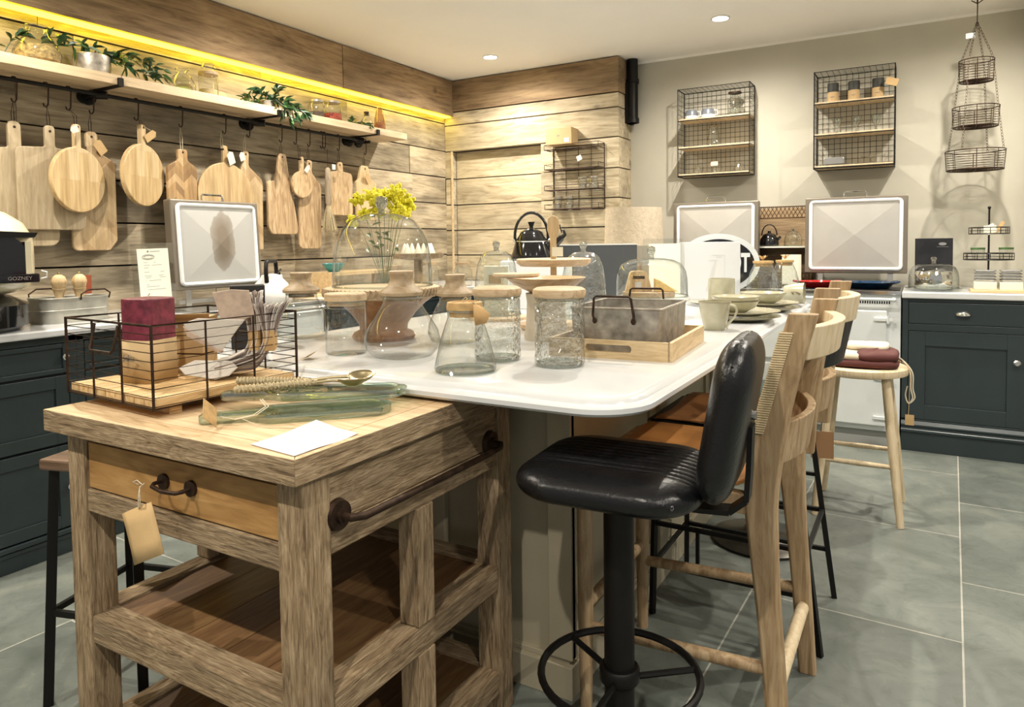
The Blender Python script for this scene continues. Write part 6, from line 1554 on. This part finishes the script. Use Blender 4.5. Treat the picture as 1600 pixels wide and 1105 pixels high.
# ---- wooden bar chairs
def post(g, path, wx, wy):
    """swept rectangular section along (x, z) path at given y list"""
    rings = []
    for (x, y, z, s) in path:
        rings.append([(x-wx/2*s, y-wy/2, z), (x+wx/2*s, y-wy/2, z), (x+wx/2*s, y+wy/2, z), (x-wx/2*s, y+wy/2, z)])
    g.loft(rings); return g
def smooth_path(P, n=6):
    P = [Vector(p) for p in P]; out = []
    for k in range(len(P)-1):
        p0, p1, p2, p3 = P[max(k-1,0)], P[k], P[k+1], P[min(k+2, len(P)-1)]
        for s in range(n):
            u = s/n; out.append(.5*((2*p1)+(p2-p0)*u+(2*p0-5*p1+4*p2-p3)*u*u+(3*p1-p0-3*p2+p3)*u**3))
    out.append(P[-1]); return out
def bar_chair(label, cy, hw, dx, zt, metal):
    t = thing('bar_chair', label, 'bar chair', (-.50, cy, 0))
    for s in (-1, 1):
        if not metal:
            P = smooth_path([Vector((.240+dx, s*hw, 0)), Vector((.222+dx, s*hw, .25)), Vector((.200+dx, s*hw, .52)), Vector((.196+dx, s*hw, .66)), Vector((.225+dx, s*hw, .84)), Vector((.282+dx, s*hw, zt))])
        else:
            P = smooth_path([Vector((.205+dx, s*hw, .60)), Vector((.210+dx, s*hw, .70)), Vector((.232+dx, s*hw, .86)), Vector((.275+dx, s*hw, zt))])
        g = G()
        rings = []
        for p in P:
            f = p.z/zt; w = (.046 if not metal else .05)+.014*f+.020*math.exp(-((p.z-.68)/.20)**2)
            rings.append([p+Vector(q) for q in ((-w/2+.006,-.018,0),(w/2-.006,-.018,0),(w/2,-.012,0),(w/2,.012,0),(w/2-.006,.018,0),(-w/2+.006,.018,0),(-w/2,.012,0),(-w/2,-.012,0))])
        g.loft(rings)
        g.build('back_leg' if not metal else 'back_post', MT['chairwood'], t, smooth=False, bevel=.002)
    # crest rail and lower rail, bowed backwards
    def rail(z0, z1, x, bow, th, m, nm, tilt=0, ends=0):
        g = G(); rings = []
        for k in range(13):
            v = -1+2*k/12; b = bow*(1-v*v)
            y = v*(hw-.012+ends)
            rings.append([(x+b-th/2, y, z0), (x+b+th/2, y, z0), (x+b+th/2+tilt, y, z1), (x+b-th/2+tilt, y, z1)])
        g.loft(rings); g.build(nm, m, t, smooth=False, bevel=.003)
    rail(zt-.105, zt-.030, .275+dx, .045, .028, MT['stoolwood'], 'crest_rail', .012)
    rail(.70, .80, .205+dx, .050, .020, MT['chairwood'], 'lower_back_rail', .015)
    if not metal:
        # cord-wound back panel hugging both posts
        g = G()
        n = 44
        for k in range(n):
            z = .785+(1.012-.785)*k/(n-1); x = .214+dx+(z-.785)*.27
            pts = [(x-.040+.040*(1-(v*v)), v*(hw+.018), z) for v in [-1+2*j/10 for j in range(11)]]
            pts = [(x-.012, -(hw+.022), z), (x-.040, -(hw+.022), z)] + pts + [(x-.040, hw+.022, z), (x-.012, hw+.022, z)]
            g.tube(pts, .0028, 4)
        g.build('corded_back', MT['cordwrap'], t)
    else:
        rail(zt-.235, zt-.10, .245+dx, .040, .030, MT['blackleather'], 'back_pad', .028)
    # seat
    lm = MT['tanleather'] if not metal else MT['brownleather']
    g = G(); rows = []
    for i in range(15):
        u = i/14; x = -.255+.46*u; row = []
        for j in range(15):
            v = -1+2*j/14
            z = .655-.030*(1-v*v)*math.sin(min(1, u*1.1)*PI)**.6 + (.035*max(0, (u-.85)/.15)) - (.02*max(0, (.08-u)/.08))
            row.append((x, v*(hw+.012), z))
        rows.append(row)
    g.loft(rows, False, False); g.build('leather_seat', lm, t, solid=.007)
    for s in (-1, 1): G().beam((-.245, s*hw, .625), (.20+dx, s*hw, .612), .030, .048).build('seat_rail', MT['chairwood'] if not metal else MT['blackmetal'], t, smooth=False, bevel=.004)
    G().beam((-.245, -hw, .62), (-.245, hw, .62), .03, .045).build('front_rail', MT['chairwood'] if not metal else MT['blackmetal'], t, smooth=False, bevel=.004)
    if not metal:
        for s in (-1, 1):
            G().tube([(-.245, s*hw, 0), (-.245, s*hw, .30), (-.245, s*hw, .60)], [.016, .021, .021], 10).build('front_leg', MT['chairwood'], t)
            G().tube([(-.245, s*hw, .215), (.225+dx, s*hw, .235)], .0155, 10).build('stretcher', MT['chairwood'], t)
        G().tube([(.228+dx, -hw, .19), (.228+dx, hw, .19)], .017, 10).build('stretcher', MT['stoolwood'], t)
        G().tube([(-.245, -hw, .27), (-.245, hw, .27)], .0155, 10).build('stretcher', MT['chairwood'], t)
    else:
        F = {}
        for sx in (-1, 1):
            for s in (-1, 1):
                top = Vector((-.235 if sx < 0 else .185+dx, s*(hw-.02), .60)); bot = Vector((-.245 if sx < 0 else .262+dx, s*hw, 0))
                G().beam(bot, top, .016, .016).build('metal_leg', MT['blackmetal'], t, smooth=False); F[(sx, s)] = (bot, top)
        def at(k, z): b, tp = F[k]; return b.lerp(tp, z/.60)
        g = G()
        for z in (.165, .30):
            for a, b in (((-1,-1),(1,-1)),((-1,1),(1,1)),((-1,-1),(-1,1)),((1,-1),(1,1))):
                if z == .165 and a[0] == 1 and b[0] == 1: continue
                g.beam(at(a, z), at(b, z), .013, .013)
        for a, b in (((-1,-1),(1,-1)),((-1,1),(1,1))): g.beam(at(a, .42), at(b, .42), .011, .011)
        m1 = at((-1,-1), .165).lerp(at((1,-1), .165), .3); g.beam(m1, m1+Vector((0,0,.135)), .011, .011)
        g.build('metal_frame', MT['blackmetal'], t, smooth=False)
    return t
bar_chair('worn wooden bar chair with tan leather seat and corded back, behind the black stool', 1.865, .218, 0, 1.055, False)
bar_chair('wooden-backed bar chair with black back pad and thin black metal legs', 2.37, .195, 0, 1.078, True)
# ---- green pedestal stool
t = thing('pedestal_stool', 'pedestal stool with dark round base and green seat under the far worktop', 'bar stool', (-.545, 2.93, 0))
G().lathe([(.0,0),(.19,0),(.195,.012),(.17,.022),(.07,.045),(.035,.09),(.0,.09)], n=44).build('floor_plate', plain('dark_bronze', (.05,.045,.035), .3, .7), t)
G().lathe([(.028,.09),(.028,.56),(.0,.56)], n=20).build('column', MT['blackmetal'], t)
o = pad2(.36, .36, .07, m=30).build('seat', MT['velvetgreen'], t, ang=3); o.location = (0, 0, .60)
# ---- pale round stool
t = thing('round_stool', 'pale wooden round stool holding a folded apron, in front of the white range', 'stool', (-.225, 3.50, 0))
g = G().lathe([(.0,.615),(.165,.615),(.188,.622),(.192,.635),(.190,.650),(.180,.657),(.10,.650),(.0,.648)], n=56); g.build('seat', MT['stoolwood'], t)
FT = {}
for sx in (-1, 1):
    for sy in (-1, 1):
        a, b = Vector((sx*.168, sy*.175, 0)), Vector((sx*.105, sy*.10, .618))
        G().tube([a, a.lerp(b, .5), b], [.0145, .020, .0185], 12).build('leg', MT['stoolwood'], t); FT[(sx, sy)] = (a, b)
def la(k, z): a, b = FT[k]; return a.lerp(b, z/.618)
for k1, k2, z in (((-1,-1),(1,-1),.245), ((-1,1),(1,1),.245), ((-1,-1),(-1,1),.30), ((1,-1),(1,1),.30)):
    G().tube([la(k1, z), la(k1, z).lerp(la(k2, z), .5), la(k2, z)], [.0095,.012,.0095], 10).build('stretcher', MT['stoolwood'], t)
ap = thing('folded_apron', 'folded cream and maroon apron with dangling strings on the pale round stool', 'apron', (-.225, 3.50, .6575))
def cloth(pts_fn, nu, nv): 
    g = G(); g.loft([[pts_fn(i/nu, j/nv) for j in range(nv+1)] for i in range(nu+1)], False, False); return g
rnd = random.Random(2)
def fold(u, v, z0, x0, x1, y0, y1, amp, ph):
    x = x0+(x1-x0)*u+.012*math.sin(7*v+ph); y = y0+(y1-y0)*v+.012*math.sin(6*u+ph)
    return (x, y, z0+amp*abs(math.sin(5*u+ph)*math.cos(3.4*v+ph*.7))+.008*math.sin(9*u+4*v+ph)*1)
mar = plain('maroon_cloth', (.085,.018,.014), .75, bump=.15, bscale=200); crm = plain('cream_cloth', (.66,.59,.45), .8, bump=.15, bscale=250)
def slab(z0, z1, x0, x1, y0, y1, r, seed, m, nm):
    g = G(); ol = rpoly([(x0,y0,r),(x1,y0,r*1.4),(x1,y1,r),(x0,y1,r*.8)], 6); rn = random.Random(seed); ph = rn.uniform(0,6)
    cx, cy = (x0+x1)/2, (y0+y1)/2; h = z1-z0
    rings = []
    for s, z in ((.90,0),(1.0,.15),(1.03,.5),(.98,.85),(.85,1.0),(.5,1.06),(.02,1.1)):
        rings.append([(cx+(x-cx)*s, cy+(y-cy)*s, z0+h*z*(1+.28*math.sin(11*x*3+ph)*math.cos(9*y*3+ph) if z > .3 else 1)) for x, y in ol])
    g.loft(rings); return g.build(nm, m, ap, ang=3)
slab(.0, .032, -.165, .150, -.13, .12, .04, 1, mar, 'maroon_lower_fold')
slab(.030, .058, -.16, .02, -.12, .11, .03, 2, crm, 'cream_fold')
slab(.030, .066, -.01, .15, -.13, .10, .05, 3, mar, 'maroon_upper_fold')
slab(.062, .088, -.06, .11, -.01, .12, .03, 4, crm, 'cream_top_fold')
for off in (0, .008): G().tube(smooth_path([(.12,.0,.05),(.165,-.02,.03),(.195+off,-.03,-.02),(.198+off,-.03,-.09),(.205+off,-.03,-.13),(.190,-.03,-.155),(.178,-.03,-.12),(.185,-.03,-.08)]), .0028, 6).build('apron_string', crm, ap)
G().tube(smooth_path([(.14,-.02,.03),(.19,-.04,.0),(.193,-.05,-.12),(.19,-.05,-.2)]), .0014, 5).box(.178,.212,-.052,-.050,-.245,-.20).build('apron_tag', MT['tag'], ap, smooth=False)
t = thing('price_tag', 'brown kraft tag hanging between the pale round stool and the metal-legged chair', 'tag', (-.350, 3.22, .40))
G().box(-.045,.045,-.001,.001,-.115,-.0).xf(Matrix.Rotation(.2,4,'Z')).build('card', plain('brown_leather_tag', (.30,.16,.07), .6), t, smooth=False)
G().tube([(0,0,-.005),(.0,.02,.06),(-.005,.10,.20)], .0012).build('string', MT['twine'], t)
# ---- black stool left of the trolley
t = thing('metal_stool', 'black metal stool with dark wooden seat, left of the wooden trolley', 'stool', (-1.90, 1.14, 0), math.radians(17))
G().box(-.15,.15,-.15,.15,.635,.665).build('seat', wood('dark_seat_wood', (.06,.035,.02), (.12,.07,.04), (.18,.11,.07), 'x', 2, .5, .1), t, smooth=False, bevel=.006)
FT = {}
for sx in (-1, 1):
    for sy in (-1, 1):
        a, b = Vector((sx*.15, sy*.15, 0)), Vector((sx*.125, sy*.125, .635))
        G().beam(a, b, .024, .024).build('leg', MT['blackmetal'], t, smooth=False); FT[(sx, sy)] = (a, b)
def lb_(k, z): a, b = FT[k]; return a.lerp(b, z/.635)
g = G()
for k1, k2, z in (((-1,-1),(1,-1),.25), ((-1,1),(1,1),.25), ((-1,-1),(-1,1),.25), ((1,-1),(1,1),.25)): g.beam(lb_(k1, z), lb_(k2, z), .012, .016)
g.build('foot_rails', MT['blackmetal'], t, smooth=False)
print('p6 ok')
